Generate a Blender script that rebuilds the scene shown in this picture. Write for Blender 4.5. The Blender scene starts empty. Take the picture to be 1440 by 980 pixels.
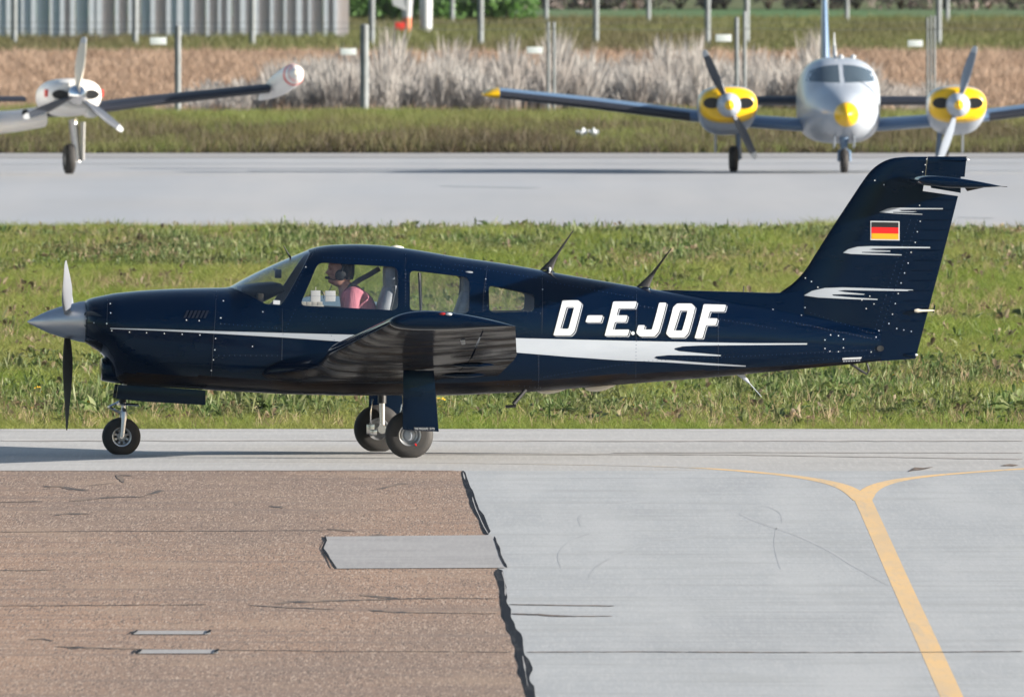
import bpy, bmesh, math, random
import numpy as np
from mathutils import Vector, Matrix

R = math.radians
random.seed(7)
rng = np.random.default_rng(11)
SC = bpy.context.scene
COL = SC.collection

# ------------------------------------------------------------------ camera, sky, sun, exposure
F, H, D0, YH = 49500.0, 5.03, 300.0, -190.0     # focal length in photo px, camera height, metres to aircraft, horizon row
cam_d = bpy.data.cameras.new('camera')
cam = bpy.data.objects.new('camera', cam_d)
COL.objects.link(cam)
cam.location = (0, -D0, H)
cam.rotation_euler = (R(90) - math.atan((490 - YH) / F), 0, 0)
cam_d.sensor_fit = 'HORIZONTAL'
cam_d.sensor_width = 36.0
cam_d.lens = F / 1440 * 36
cam_d.clip_start = 20
cam_d.clip_end = 12000
cam_d.dof.use_dof = True
cam_d.dof.focus_distance = D0 - 12
cam_d.dof.aperture_fstop = 24
SC.camera = cam

SUN_EL, SUN_AZ = R(14.5), R(12)                  # low sun from the right, a little to the camera's side
to_sun = Vector((math.cos(SUN_EL) * math.cos(SUN_AZ), -math.cos(SUN_EL) * math.sin(SUN_AZ), math.sin(SUN_EL)))
W = bpy.data.worlds.new('World')
SC.world = W
W.use_nodes = True
nt = W.node_tree
nt.nodes.clear()
wo = nt.nodes.new('ShaderNodeOutputWorld')
bg = nt.nodes.new('ShaderNodeBackground')
sk = nt.nodes.new('ShaderNodeTexSky')
sk.sky_type = 'NISHITA'
sk.sun_disc = False
sk.sun_elevation = SUN_EL
sk.sun_rotation = math.atan2(to_sun.x, to_sun.y)
sk.dust_density = 1.2
bg.inputs['Strength'].default_value = 0.062
nt.links.new(sk.outputs[0], bg.inputs[0])
nt.links.new(bg.outputs[0], wo.inputs[0])
sl = bpy.data.lights.new('sun', 'SUN')
sl.energy = 5.0
sl.angle = R(0.5)
sl.color = (1.0, 0.925, 0.82)
so = bpy.data.objects.new('sun', sl)
so.rotation_euler = to_sun.to_track_quat('Z', 'Y').to_euler()
COL.objects.link(so)
SC.view_settings.view_transform = 'Standard'
SC.view_settings.look = 'None'
SC.view_settings.gamma = 1
SC.view_settings.exposure = 1.5
SC.cycles.max_bounces = 8
SC.cycles.transparent_max_bounces = 16
SC.cycles.caustics_reflective = False
SC.cycles.caustics_refractive = False


# ------------------------------------------------------------------ pixel helpers (photo pixels -> places on the ground)
def G(px, py, z=0.0):
    d = F * (H - z) / (py - YH)
    return Vector(((px - 720) * d / F, d - D0, z))


def at(px, py, d):
    """point at distance d that shows at px, py"""
    return Vector(((px - 720) * d / F, d - D0, H - (py - YH) * d / F))


# ------------------------------------------------------------------ materials
def new_mat(name):
    m = bpy.data.materials.new(name)
    m.use_nodes = True
    n = m.node_tree.nodes
    return m, n, m.node_tree.links, n['Principled BSDF']


def srgb(r, g, b):
    f = lambda c: (c / 255 / 12.92) if c / 255 <= 0.04045 else ((c / 255 + 0.055) / 1.055) ** 2.4
    return (f(r), f(g), f(b), 1)


def mixcol(n, l, fac, a, b, blend='MIX'):
    mx = n.new('ShaderNodeMix')
    mx.data_type = 'RGBA'
    mx.blend_type = blend
    for sock, v in ((mx.inputs[0], fac), (mx.inputs[6], a), (mx.inputs[7], b)):
        if hasattr(v, 'is_linked') or hasattr(v, 'links'):
            l.new(v, sock)
        elif isinstance(v, (int, float)):
            sock.default_value = v
        else:
            sock.default_value = tuple(v) if len(v) == 4 else tuple(v) + (1,)
    return mx.outputs[2]


def noise(n, l, scale, detail=4, rough=0.55, coord='Position', lo=0.35, hi=0.65, seed=0.0):
    if coord == 'Position':
        src = n.new('ShaderNodeNewGeometry').outputs['Position']
    else:
        src = n.new('ShaderNodeTexCoord').outputs['Object']
    mp = n.new('ShaderNodeMapping')
    mp.inputs['Scale'].default_value = scale
    mp.inputs['Location'].default_value = (seed, seed * 1.7, seed * .6)
    l.new(src, mp.inputs['Vector'])
    t = n.new('ShaderNodeTexNoise')
    t.inputs['Scale'].default_value = 1
    t.inputs['Detail'].default_value = detail
    t.inputs['Roughness'].default_value = rough
    l.new(mp.outputs[0], t.inputs['Vector'])
    mr = n.new('ShaderNodeMapRange')
    mr.inputs[1].default_value = lo
    mr.inputs[2].default_value = hi
    l.new(t.outputs['Fac'], mr.inputs[0])
    return mr.outputs[0]


def mat(name, col, rough=0.5, metal=0.0, var=None, scale=(3, 3, 3), coat=0.0, spec=0.5, bump=0.0, bscale=(30, 30, 30), stint=(1, 1, 1)):
    m, n, l, b = new_mat(name)
    c = tuple(col) if len(col) == 4 else tuple(col) + (1,)
    b.inputs['Base Color'].default_value = c
    b.inputs['Roughness'].default_value = rough
    b.inputs['Metallic'].default_value = metal
    b.inputs['Specular IOR Level'].default_value = spec
    b.inputs['Specular Tint'].default_value = tuple(stint) + (1,)
    b.inputs['Coat Weight'].default_value = coat
    b.inputs['Coat Roughness'].default_value = 0.05
    if var is not None:
        f = noise(n, l, scale, coord='Object')
        l.new(mixcol(n, l, f, c, var), b.inputs['Base Color'])
    if bump:
        f = noise(n, l, bscale, coord='Object', lo=0, hi=1)
        bp = n.new('ShaderNodeBump')
        bp.inputs['Strength'].default_value = bump
        bp.inputs['Distance'].default_value = 0.01
        l.new(f, bp.inputs['Height'])
        l.new(bp.outputs[0], b.inputs['Normal'])
    return m


def ground_mat(name, layers, rough=0.9, bump=0.0, bscale=(20, 1, 1), spec=0.3):
    """layers: base colour, then (scale, colour, amount, lo, hi) mixed on top by world position noise"""
    m, n, l, b = new_mat(name)
    cur = layers[0]
    for i, (sc, col, amt, lo, hi) in enumerate(layers[1:]):
        f = noise(n, l, sc, lo=lo, hi=hi, seed=3.1 * i + 1)
        mu = n.new('ShaderNodeMath')
        mu.operation = 'MULTIPLY'
        mu.inputs[1].default_value = amt
        mu.use_clamp = True
        l.new(f, mu.inputs[0])
        cur = mixcol(n, l, mu.outputs[0], cur, col)
    if hasattr(cur, 'links'):
        l.new(cur, b.inputs['Base Color'])
    else:
        b.inputs['Base Color'].default_value = cur
    b.inputs['Roughness'].default_value = rough
    b.inputs['Specular IOR Level'].default_value = spec
    if bump:
        f = noise(n, l, bscale, lo=0, hi=1, seed=9)
        bp = n.new('ShaderNodeBump')
        bp.inputs['Strength'].default_value = bump
        bp.inputs['Distance'].default_value = 0.004
        l.new(f, bp.inputs['Height'])
        l.new(bp.outputs[0], b.inputs['Normal'])
    return m


def leaf_mat(name, cols, dry, wscale, rough=0.6, trans=0.35, dryamt=0.6, spec=0.3, island=0.6):
    """foliage: colour varies per instance and by drifts over the ground"""
    m, n, l, b = new_mat(name)
    oi = n.new('ShaderNodeObjectInfo')
    ramp = n.new('ShaderNodeValToRGB')
    e = ramp.color_ramp.elements
    e[0].color = cols[0]
    e[1].color = cols[-1]
    for i, c in enumerate(cols[1:-1]):
        ne = e.new((i + 1) / (len(cols) - 1))
        ne.color = c
    isl = n.new('ShaderNodeNewGeometry')
    av = n.new('ShaderNodeMix')
    av.inputs[0].default_value = island
    l.new(oi.outputs['Random'], av.inputs[2])
    l.new(isl.outputs['Random Per Island'], av.inputs[3])
    l.new(av.outputs[0], ramp.inputs[0])
    f = noise(n, l, wscale, lo=0.42, hi=0.66, detail=5)
    mu = n.new('ShaderNodeMath')
    mu.operation = 'MULTIPLY'
    mu.inputs[1].default_value = dryamt
    mu.use_clamp = True
    l.new(f, mu.inputs[0])
    c = mixcol(n, l, mu.outputs[0], ramp.outputs[0], dry)
    l.new(c, b.inputs['Base Color'])
    b.inputs['Roughness'].default_value = rough
    b.inputs['Specular IOR Level'].default_value = spec
    tr = n.new('ShaderNodeBsdfTranslucent')
    l.new(c, tr.inputs['Color'])
    mx = n.new('ShaderNodeMixShader')
    mx.inputs[0].default_value = trans
    l.new(b.outputs[0], mx.inputs[1])
    l.new(tr.outputs[0], mx.inputs[2])
    l.new(mx.outputs[0], n['Material Output'].inputs[0])
    return m


def glass_mat(name, tint, refl=1.0):
    m, n, l, b = new_mat(name)
    n.remove(b)
    tr = n.new('ShaderNodeBsdfTransparent')
    tr.inputs[0].default_value = tint
    gl = n.new('ShaderNodeBsdfGlossy')
    gl.inputs['Roughness'].default_value = 0.03
    fr = n.new('ShaderNodeFresnel')
    # the same reflectance from both sides: the panes do not bend light, so no total internal reflection
    bf = n.new('ShaderNodeNewGeometry')
    io = n.new('ShaderNodeMix')
    io.inputs[2].default_value = 1.45
    io.inputs[3].default_value = 1 / 1.45
    l.new(bf.outputs['Backfacing'], io.inputs[0])
    l.new(io.outputs[0], fr.inputs[0])
    mu = n.new('ShaderNodeMath')
    mu.operation = 'MULTIPLY'
    mu.inputs[1].default_value = refl
    l.new(fr.outputs[0], mu.inputs[0])
    mx = n.new('ShaderNodeMixShader')
    l.new(mu.outputs[0], mx.inputs[0])
    l.new(tr.outputs[0], mx.inputs[1])
    l.new(gl.outputs[0], mx.inputs[2])
    l.new(mx.outputs[0], n['Material Output'].inputs[0])
    return m


M = {}
M['navy'] = mat('navy_paint', (0.0002, 0.0032, 0.013), 0.09, coat=0.0, spec=0.28, var=(0.0003, 0.004, 0.0155), scale=(1.5, 1.5, 4), bump=0.09, bscale=(2.6, 2.6, 2.6), stint=(.5, .78, 1))
M['navy_line'] = mat('navy_seam', (0.002, 0.004, 0.012), 0.4)
M['navy_light'] = mat('navy_bead', (0.006, 0.018, 0.05), 0.25)
M['white'] = mat('white_paint', (0.47, 0.49, 0.52), 0.35, var=(0.43, 0.455, 0.485), scale=(2, 2, 6))
M['stripe'] = mat('silver_stripe_paint', (0.33, 0.365, 0.415), 0.35, var=(0.30, 0.335, 0.385), scale=(2, 2, 8))
M['grey_out'] = mat('grey_outline', (0.34, 0.37, 0.42), 0.35)
M['rivet'] = mat('rivet_metal', (0.55, 0.57, 0.6), 0.4, metal=0.3)
M['rivet_dim'] = mat('painted_rivet', (0.012, 0.03, 0.075), 0.25)
M['alu'] = mat('aluminium', (0.62, 0.63, 0.65), 0.36, metal=0.9, var=(0.52, 0.53, 0.56), scale=(1, 14, 14))
M['chrome'] = mat('chrome', (0.7, 0.71, 0.73), 0.18, metal=1.0)
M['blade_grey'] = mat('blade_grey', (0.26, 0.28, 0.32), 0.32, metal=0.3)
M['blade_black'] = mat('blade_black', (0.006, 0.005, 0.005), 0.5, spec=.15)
M['blade'] = None


def underside_mat():
    """dirty, oil-filmed paint under the wings, also painted shade on the belly: half as glossy as the clean skin"""
    m, n, l, b = new_mat('dirty_shaded_underside_paint')
    f = noise(n, l, (2, 4, 3), coord='Object', lo=.4, hi=.65)
    l.new(mixcol(n, l, f, (.006, .008, .014), (.022, .016, .013)), b.inputs['Base Color'])
    b.inputs['Roughness'].default_value = .8
    b.inputs['Specular IOR Level'].default_value = .02
    g2 = n.new('ShaderNodeBsdfPrincipled')
    g2.inputs['Base Color'].default_value = (.004, .006, .012, 1)
    g2.inputs['Roughness'].default_value = .13
    g2.inputs['Specular IOR Level'].default_value = .25
    g2.inputs['Specular Tint'].default_value = (1, .84, .72, 1)
    mu = n.new('ShaderNodeMath')
    mu.operation = 'MULTIPLY_ADD'
    mu.inputs[1].default_value = .42
    mu.inputs[2].default_value = .04
    l.new(noise(n, l, (1.6, 2.6, 4), coord='Object', lo=.40, hi=.60, seed=4), mu.inputs[0])  # gloss patches imitate broken reflections of the ground
    bp = n.new('ShaderNodeBump')
    bp.inputs['Strength'].default_value = .35
    bp.inputs['Distance'].default_value = .02
    l.new(noise(n, l, (2.0, 2.2, 3), coord='Object', lo=0, hi=1, seed=8), bp.inputs['Height'])
    l.new(bp.outputs[0], g2.inputs['Normal'])
    mx = n.new('ShaderNodeMixShader')
    l.new(mu.outputs[0], mx.inputs[0])
    l.new(b.outputs[0], mx.inputs[1])
    l.new(g2.outputs[0], mx.inputs[2])
    l.new(mx.outputs[0], n['Material Output'].inputs[0])
    return m


M['under'] = underside_mat()
M['rubber'] = mat('tyre_rubber', (0.014, 0.014, 0.016), 0.75, var=(0.03, 0.028, 0.027), scale=(8, 8, 8))
M['black'] = mat('black_plastic', (0.008, 0.009, 0.011), 0.5)
M['lining'] = mat('cabin_lining', (0.30, 0.30, 0.30), 0.85, var=(0.26, 0.26, 0.265))
M['seat'] = mat('grey_leather', (0.36, 0.38, 0.41), 0.55, var=(0.2, 0.22, 0.25), scale=(9, 9, 9))
M['cream'] = mat('cream_plastic', (0.6, 0.56, 0.48), 0.5)
M['card'] = mat('white_card', (0.72, 0.71, 0.69), 0.7)
M['flag_black'] = mat('flag_black', (0.01, 0.01, 0.012), 0.4)
M['flag_red'] = mat('flag_red', (0.62, 0.006, 0.006), 0.4)
M['flag_gold'] = mat('flag_gold', (0.75, 0.3, 0.005), 0.4)
M['red_lens'] = mat('red_lens', (0.25, 0.01, 0.01), 0.1)
M['glass'] = glass_mat('cabin_glass', (0.95, 0.96, 0.97, 1), 1.6)
M['clear'] = glass_mat('clear_lens', (0.9, 0.9, 0.9, 1), 2.0)
M['skin'] = mat('skin', (0.52, 0.29, 0.22), 0.55, var=(0.36, 0.18, 0.13), scale=(20, 20, 20))
M['shirt'] = mat('pink_shirt', (0.56, 0.20, 0.25), 0.85, var=(0.46, 0.15, 0.195), scale=(22, 22, 4), bump=1.0, bscale=(26, 26, 4))
M['hair'] = mat('dark_hair', (0.02, 0.016, 0.014), 0.7, bump=0.6, bscale=(80, 80, 20))
M['trouser'] = mat('dark_trousers', (0.02, 0.025, 0.04), 0.9)
M['yellow'] = mat('yellow_paint', (0.80, 0.47, 0.0), 0.35, coat=0.3)
M['silver'] = mat('silver_grey_paint', (0.38, 0.42, 0.48), 0.32, coat=0.2, var=(0.34, 0.38, 0.44), scale=(2, 2, 2))
M['bluegrey'] = mat('blue_grey_paint', (0.11, 0.18, 0.29), 0.35, coat=0.3)
M['wing_dark'] = mat('deice_boot', (0.015, 0.018, 0.028), 0.5)
M['prop_dark'] = mat('dark_blade', (0.05, 0.06, 0.08), 0.4)  # shade side of the left twin's blades put into the colour
M['wing_grey'] = mat('wing_grey', (0.20, 0.23, 0.28), 0.35)
M['offwhite'] = mat('offwhite_paint', (0.74, 0.73, 0.71), 0.35, var=(0.68, 0.67, 0.65), scale=(3, 3, 3))
M['red_paint'] = mat('red_paint', (0.62, 0.04, 0.03), 0.4)
M['dark_glass'] = mat('dark_windshield', (0.06, 0.085, 0.11), 0.08, spec=0.9)
M['post'] = mat('grey_post', (0.20, 0.225, 0.24), 0.8, var=(0.14, 0.155, 0.165), scale=(6, 6, 3))
M['wire'] = mat('fence_wire', (0.10, 0.11, 0.11), 0.7)
M['plate'] = mat('pale_sign', (0.70, 0.76, 0.78), 0.5)
M['orange'] = mat('orange_red_paint', (0.62, 0.2, 0.1), 0.6)


# ------------------------------------------------------------------ object helpers
def put(o, label=None, cat=None, group=None, kind=None):
    if label:
        o['label'] = label
    if cat:
        o['category'] = cat
    if group:
        o['group'] = group
    if kind:
        o['kind'] = kind
    return o


def empty(name, loc=(0, 0, 0), rot=(0, 0, 0)):
    o = bpy.data.objects.new(name, None)
    o.empty_display_size = 0.2
    o.location = loc
    o.rotation_euler = rot
    COL.objects.link(o)
    return o


def link_mesh(name, me, m, parent=None, smooth=True, ang=40):
    if m is not None:
        me.materials.clear()
        for x in (m if isinstance(m, (list, tuple)) else [m]):
            me.materials.append(x)
    if smooth:
        me.shade_smooth()
        if ang:
            me.set_sharp_from_angle(angle=R(ang))
    o = bpy.data.objects.new(name, me)
    COL.objects.link(o)
    if parent is not None:
        o.parent = parent
    return o


class Geo:
    """collects shapes, then becomes ONE mesh object"""
    def __init__(s):
        s.v, s.f, s.mi = [], [], []

    def add(s, v, f, mi=0):
        o = len(s.v)
        s.v += [tuple(p) for p in v]
        s.f += [tuple(i + o for i in q) for q in f]
        s.mi += [mi] * len(f)
        return s

    def loft(s, rings, closed=True, caps=True, mi=0):
        n = len(rings[0])
        v = [p for r in rings for p in r]
        f = []
        for i in range(len(rings) - 1):
            for j in range(n if closed else n - 1):
                k = (j + 1) % n
                f.append((i * n + j, i * n + k, (i + 1) * n + k, (i + 1) * n + j))
        if caps and closed:
            f.append(tuple(range(n))[::-1])
            f.append(tuple((len(rings) - 1) * n + j for j in range(n)))
        return s.add(v, f, mi)

    def box(s, c, size, mi=0, rot=None):
        hx, hy, hz = size[0] / 2, size[1] / 2, size[2] / 2
        P = [Vector((a * hx, b * hy, d * hz)) for a in (-1, 1) for b in (-1, 1) for d in (-1, 1)]
        if rot is not None:
            P = [rot @ p for p in P]
        P = [p + Vector(c) for p in P]
        return s.add(P, [(0, 1, 3, 2), (4, 6, 7, 5), (0, 4, 5, 1), (2, 3, 7, 6), (0, 2, 6, 4), (1, 5, 7, 3)], mi)

    def tube(s, pts, rad, n=10, mi=0, flat=1.0):
        pts = [Vector(p) for p in pts]
        if not isinstance(rad, (list, tuple)):
            rad = [rad] * len(pts)
        rings = []
        up = Vector((0, 1, 0))
        for i, p in enumerate(pts):
            t = (pts[min(i + 1, len(pts) - 1)] - pts[max(i - 1, 0)]).normalized()
            a = t.cross(up)
            if a.length < 1e-3:
                a = t.cross(Vector((1, 0, 0)))
            a.normalize()
            b = a.cross(t)
            rings.append([p + rad[i] * (math.cos(6.2831853 * j / n) * a + flat * math.sin(6.2831853 * j / n) * b) for j in range(n)])
        return s.loft(rings, mi=mi)

    def lathe(s, prof, axis='x', c=(0, 0, 0), n=32, mi=0, caps=True):
        """prof: (along axis, radius)"""
        rings = []
        for a, r in prof:
            ring = []
            for j in range(n):
                u, w = r * math.cos(6.2831853 * j / n), r * math.sin(6.2831853 * j / n)
                p = {'x': (a, u, w), 'y': (w, a, u), 'z': (u, w, a)}[axis]
                ring.append((p[0] + c[0], p[1] + c[1], p[2] + c[2]))
            rings.append(ring)
        return s.loft(rings, caps=caps, mi=mi)

    def prism(s, poly, y0, y1, mi=0):
        """poly in (x,z) extruded along y"""
        n = len(poly)
        v = [(p[0], y0, p[1]) for p in poly] + [(p[0], y1, p[1]) for p in poly]
        f = [tuple(range(n)), tuple(range(2 * n - 1, n - 1, -1))]
        f += [(j, j + n, (j + 1) % n + n, (j + 1) % n) for j in range(n)]
        return s.add(v, f, mi)

    def mesh(s, name='mesh', fix=True):
        me = bpy.data.meshes.new(name)
        me.from_pydata(s.v, [], s.f)
        me.update()
        if s.mi and max(s.mi) > 0:
            me.polygons.foreach_set('material_index', s.mi)
        if fix:
            bm = bmesh.new()
            bm.from_mesh(me)
            bmesh.ops.recalc_face_normals(bm, faces=bm.faces)
            bm.to_mesh(me)
            bm.free()
        return me

    def build(s, name, m, parent=None, smooth=True, ang=40, bevel=0, fix=True):
        me = s.mesh(name, fix)
        if bevel:
            bm = bmesh.new()
            bm.from_mesh(me)
            bmesh.ops.bevel(bm, geom=bm.edges[:], offset=bevel, segments=2, affect='EDGES', profile=0.7)
            bm.to_mesh(me)
            bm.free()
        return link_mesh(name, me, m, parent, smooth, ang)


def pchip(xs, ys):
    xs, ys = np.asarray(xs, float), np.asarray(ys, float)
    h = np.diff(xs)
    d = np.diff(ys) / h
    m = np.zeros(len(xs))
    m[0], m[-1] = d[0], d[-1]
    for i in range(1, len(xs) - 1):
        if d[i - 1] * d[i] > 0:
            w1, w2 = 2 * h[i] + h[i - 1], h[i] + 2 * h[i - 1]
            m[i] = (w1 + w2) / (w1 / d[i - 1] + w2 / d[i])

    def fn(x):
        x = np.clip(np.asarray(x, float), xs[0], xs[-1])
        i = np.clip(np.searchsorted(xs, x) - 1, 0, len(xs) - 2)
        t = (x - xs[i]) / h[i]
        return ((2 * t**3 - 3 * t**2 + 1) * ys[i] + (t**3 - 2 * t**2 + t) * h[i] * m[i]
                + (-2 * t**3 + 3 * t**2) * ys[i + 1] + (t**3 - t**2) * h[i] * m[i + 1])
    return fn


def chaikin(poly, it=2, closed=True):
    for _ in range(it):
        out = []
        n = len(poly)
        for i in range(n if closed else n - 1):
            a, b = poly[i], poly[(i + 1) % n]
            out.append((a[0] * .75 + b[0] * .25, a[1] * .75 + b[1] * .25))
            out.append((a[0] * .25 + b[0] * .75, a[1] * .25 + b[1] * .75))
        if not closed:
            out = [poly[0]] + out + [poly[-1]]
        poly = out
    return poly


def round_poly(poly, r, seg=4):
    """corners replaced by arcs of about radius r"""
    out, n = [], len(poly)
    for i in range(n):
        p0, p, p1 = (Vector(poly[i - 1]), Vector(poly[i]), Vector(poly[(i + 1) % n]))
        a, b = (p0 - p), (p1 - p)
        ra = min(r, a.length * .45)
        rb = min(r, b.length * .45)
        A, B = p + a.normalized() * ra, p + b.normalized() * rb
        for k in range(seg + 1):
            t = k / seg
            q = A * (1 - t)**2 + p * 2 * t * (1 - t) + B * t * t
            out.append((q.x, q.y))
    return out


def boolean(a, b, op):
    oa = bpy.data.objects.new('tmp_a', a)
    ob = bpy.data.objects.new('tmp_b', b)
    COL.objects.link(oa)
    COL.objects.link(ob)
    md = oa.modifiers.new('b', 'BOOLEAN')
    md.operation = op
    md.solver = 'EXACT'
    md.object = ob
    dg = bpy.context.evaluated_depsgraph_get()
    dg.update()
    me = bpy.data.meshes.new_from_object(oa.evaluated_get(dg))
    bpy.data.objects.remove(oa)
    bpy.data.objects.remove(ob)
    return me


# ------------------------------------------------------------------ the setting: ground, pavements
def YD(py):
    return F * H / (py - YH) - D0


def sheet(name, pts, z, m, kind='structure', parent=None):
    g = Geo()
    g.add([(p[0], p[1], z) for p in pts], [tuple(range(len(pts)))])
    me = g.mesh(name)
    if me.polygons[0].normal.z < 0:
        me.flip_normals()
    o = link_mesh(name, me, m, parent, smooth=False)
    if parent is None:
        put(o, kind=kind)
    return o


M['soil'] = ground_mat('grass_soil', [(0.075, 0.10, 0.026, 1), ((.6, .06, 1), (0.095, 0.085, 0.035, 1), 0.9, .42, .65), ((3, .4, 1), (0.05, 0.075, 0.02, 1), 0.8, .4, .7), ((14, 4, 1), (0.12, 0.14, 0.045, 1), 0.7, .5, .7)])
M['taxi'] = ground_mat('taxiway_concrete', [(0.40, 0.395, 0.39, 1), ((.25, .35, 1), (0.34, 0.335, 0.33, 1), .9, .35, .7), ((40, .8, 1), (0.47, 0.465, 0.455, 1), .55, .45, .75), ((.7, 2.2, 1), (0.30, 0.30, 0.30, 1), .5, .55, .8)], rough=.85, bump=.25)
M['apron'] = ground_mat('apron_concrete', [(0.365, 0.38, 0.395, 1), ((.5, .10, 1), (0.315, 0.33, 0.348, 1), .95, .35, .65), ((50, 1.0, 1), (0.44, 0.445, 0.45, 1), .6, .45, .75), ((.35, 1.6, 1), (0.275, 0.283, 0.29, 1), .7, .5, .72), ((1.6, .05, 1), (0.41, 0.42, 0.43, 1), .6, .46, .66), ((.9, .5, 1), (0.30, 0.31, 0.315, 1), .5, .52, .7), ((70, 1.6, 1), (0.27, 0.275, 0.28, 1), .5, .56, .72)], rough=.85, bump=.2)
M['asphalt'] = ground_mat('red_brown_asphalt', [(0.305, 0.190, 0.128, 1), ((.35, .03, 1), (0.215, 0.147, 0.112, 1), 1, .38, .62), ((90, 1.9, 1), (0.46, 0.36, 0.29, 1), .9, .52, .66), ((80, 1.7, 1), (0.09, 0.065, 0.055, 1), .95, .52, .66), ((.16, .9, 1), (0.165, 0.122, 0.104, 1), .75, .5, .68), ((.5, 3, 1), (0.15, 0.112, 0.097, 1), .6, .55, .72), ((.9, .25, 1), (0.31, 0.225, 0.165, 1), .5, .52, .72)], rough=.92, bump=.35, bscale=(45, 1, 1))
M['patch'] = ground_mat('patch_concrete', [(0.30, 0.295, 0.30, 1), ((.8, .9, 1), (0.255, 0.25, 0.255, 1), .9, .4, .65), ((40, .8, 1), (0.35, 0.345, 0.345, 1), .5, .45, .7)], rough=.9)
M['bitumen'] = ground_mat('bitumen_sealant', [(0.02, 0.024, 0.032, 1), ((18, .5, 1), (0.05, 0.052, 0.058, 1), .8, .5, .7)], rough=1, spec=0.02)
M['taxijoint'] = ground_mat('taxiway_joint', [(0.26, 0.25, 0.24, 1), ((3, 2, 1), (0.36, 0.33, 0.32, 1), .9, .4, .6)], rough=.9)
M['crackline'] = ground_mat('crack', [(0.085, 0.078, 0.08, 1), ((10, .5, 1), (0.19, 0.15, 0.125, 1), .95, .4, .56)], rough=.95, spec=.1)
M['joint'] = ground_mat('pale_joint', [(0.46, 0.45, 0.44, 1), ((4, 4, 1), (0.36, 0.35, 0.34, 1), .8, .45, .65)], rough=.9)
M['line'] = ground_mat('yellow_line_paint', [(0.66, 0.44, 0.21, 1), ((7, .5, 1), (0.60, 0.43, 0.25, 1), .9, .4, .65), ((2.2, .12, 1), (0.52, 0.385, 0.235, 1), .7, .45, .65), ((14, .25, 1), (0.42, 0.36, 0.28, 1), .6, .58, .7), ((30, 1, 1), (0.52, 0.39, 0.25, 1), .6, .5, .7)], rough=.8)
M['worn'] = ground_mat('worn_line_paint', [(0.50, 0.42, 0.31, 1), ((3, 2, 1), (0.39, 0.38, 0.37, 1), 1, .45, .55)], rough=.85)
M['rubbermark'] = ground_mat('tyre_mark', [(0.315, 0.325, 0.338, 1), ((3, .3, 1), (0.36, 0.372, 0.385, 1), .98, .36, .52)], rough=.85)
M['farapron'] = ground_mat('far_apron_concrete', [(0.335, 0.355, 0.39, 1), ((.12, .03, 1), (0.315, 0.322, 0.34, 1), .9, .35, .65), ((.5, .012, 1), (0.41, 0.41, 0.42, 1), .6, .4, .7)], rough=.9)
M['fartrack'] = ground_mat('apron_track', [(0.315, 0.335, 0.365, 1), ((.8, .03, 1), (0.35, 0.37, 0.40, 1), .9, .4, .6)])
M['field'] = ground_mat('ploughed_field', [(0.19, 0.125, 0.085, 1), ((1.2, .05, 1), (0.25, 0.175, 0.125, 1), .9, .35, .65), ((5, .2, 1), (0.115, 0.072, 0.05, 1), .8, .48, .7)])
M['meadow'] = ground_mat('far_meadow', [(0.085, 0.10, 0.035, 1), ((.25, .012, 1), (0.12, 0.105, 0.045, 1), .9, .38, .62), ((.6, .02, 1), (0.055, 0.055, 0.03, 1), .8, .5, .7)])
M['crop'] = ground_mat('far_crop', [(0.055, 0.13, 0.035, 1), ((.2, .01, 1), (0.08, 0.13, 0.05, 1), .9, .4, .65)])

sheet('ground', [(-1400, -420), (1400, -420), (1400, 3600), (-1400, 3600)], -0.03, M['soil'])
y_t0, y_t1 = YD(662), YD(603)
taxi = sheet('taxiway', [(-260, y_t0), (260, y_t0), (260, y_t1), (-260, y_t1)], 0.0, M['taxi'])
# boundary between the asphalt and the concrete of the apron (photo pixels of the bitumen seam)
seam = [(651, 662), (655, 680), (661, 694), (668, 712), (677, 730), (684, 753), (693, 775), (700, 800), (707, 822), (709, 850), (716, 873), (722, 893), (732, 920), (740, 960), (748, 1000), (762, 1060)]
sg = [G(*p) for p in seam]
sheet('apron_asphalt', [(-40, y_t0)] + [(p.x, p.y) for p in sg] + [(sg[-1].x, -140), (-40, -140)], 0.0, M['asphalt'])
apron = sheet('apron_concrete', [(40, y_t0)] + [(40, -140), (sg[-1].x, -140)] + [(p.x, p.y) for p in sg[::-1]], 0.0, M['apron'])
sheet('far_apron', [(-300, YD(321)), (300, YD(321)), (300, YD(216)), (-300, YD(216))], 0.0, M['farapron'])
sheet('apron_edge', [(-300, YD(222.5)), (300, YD(222.5)), (300, YD(216)), (-300, YD(216))], 0.006, M['patch'])
sheet('field', [(-300, YD(166)), (300, YD(166)), (300, YD(79)), (-300, YD(79))], -0.02, M['field'])
sheet('meadow', [(-500, YD(79)), (500, YD(79)), (500, YD(30)), (-500, YD(30))], -0.02, M['meadow'])
sheet('crop_field', [(-700, YD(30)), (700, YD(30)), (700, YD(12)), (-700, YD(12))], -0.016, M['crop'])


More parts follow.
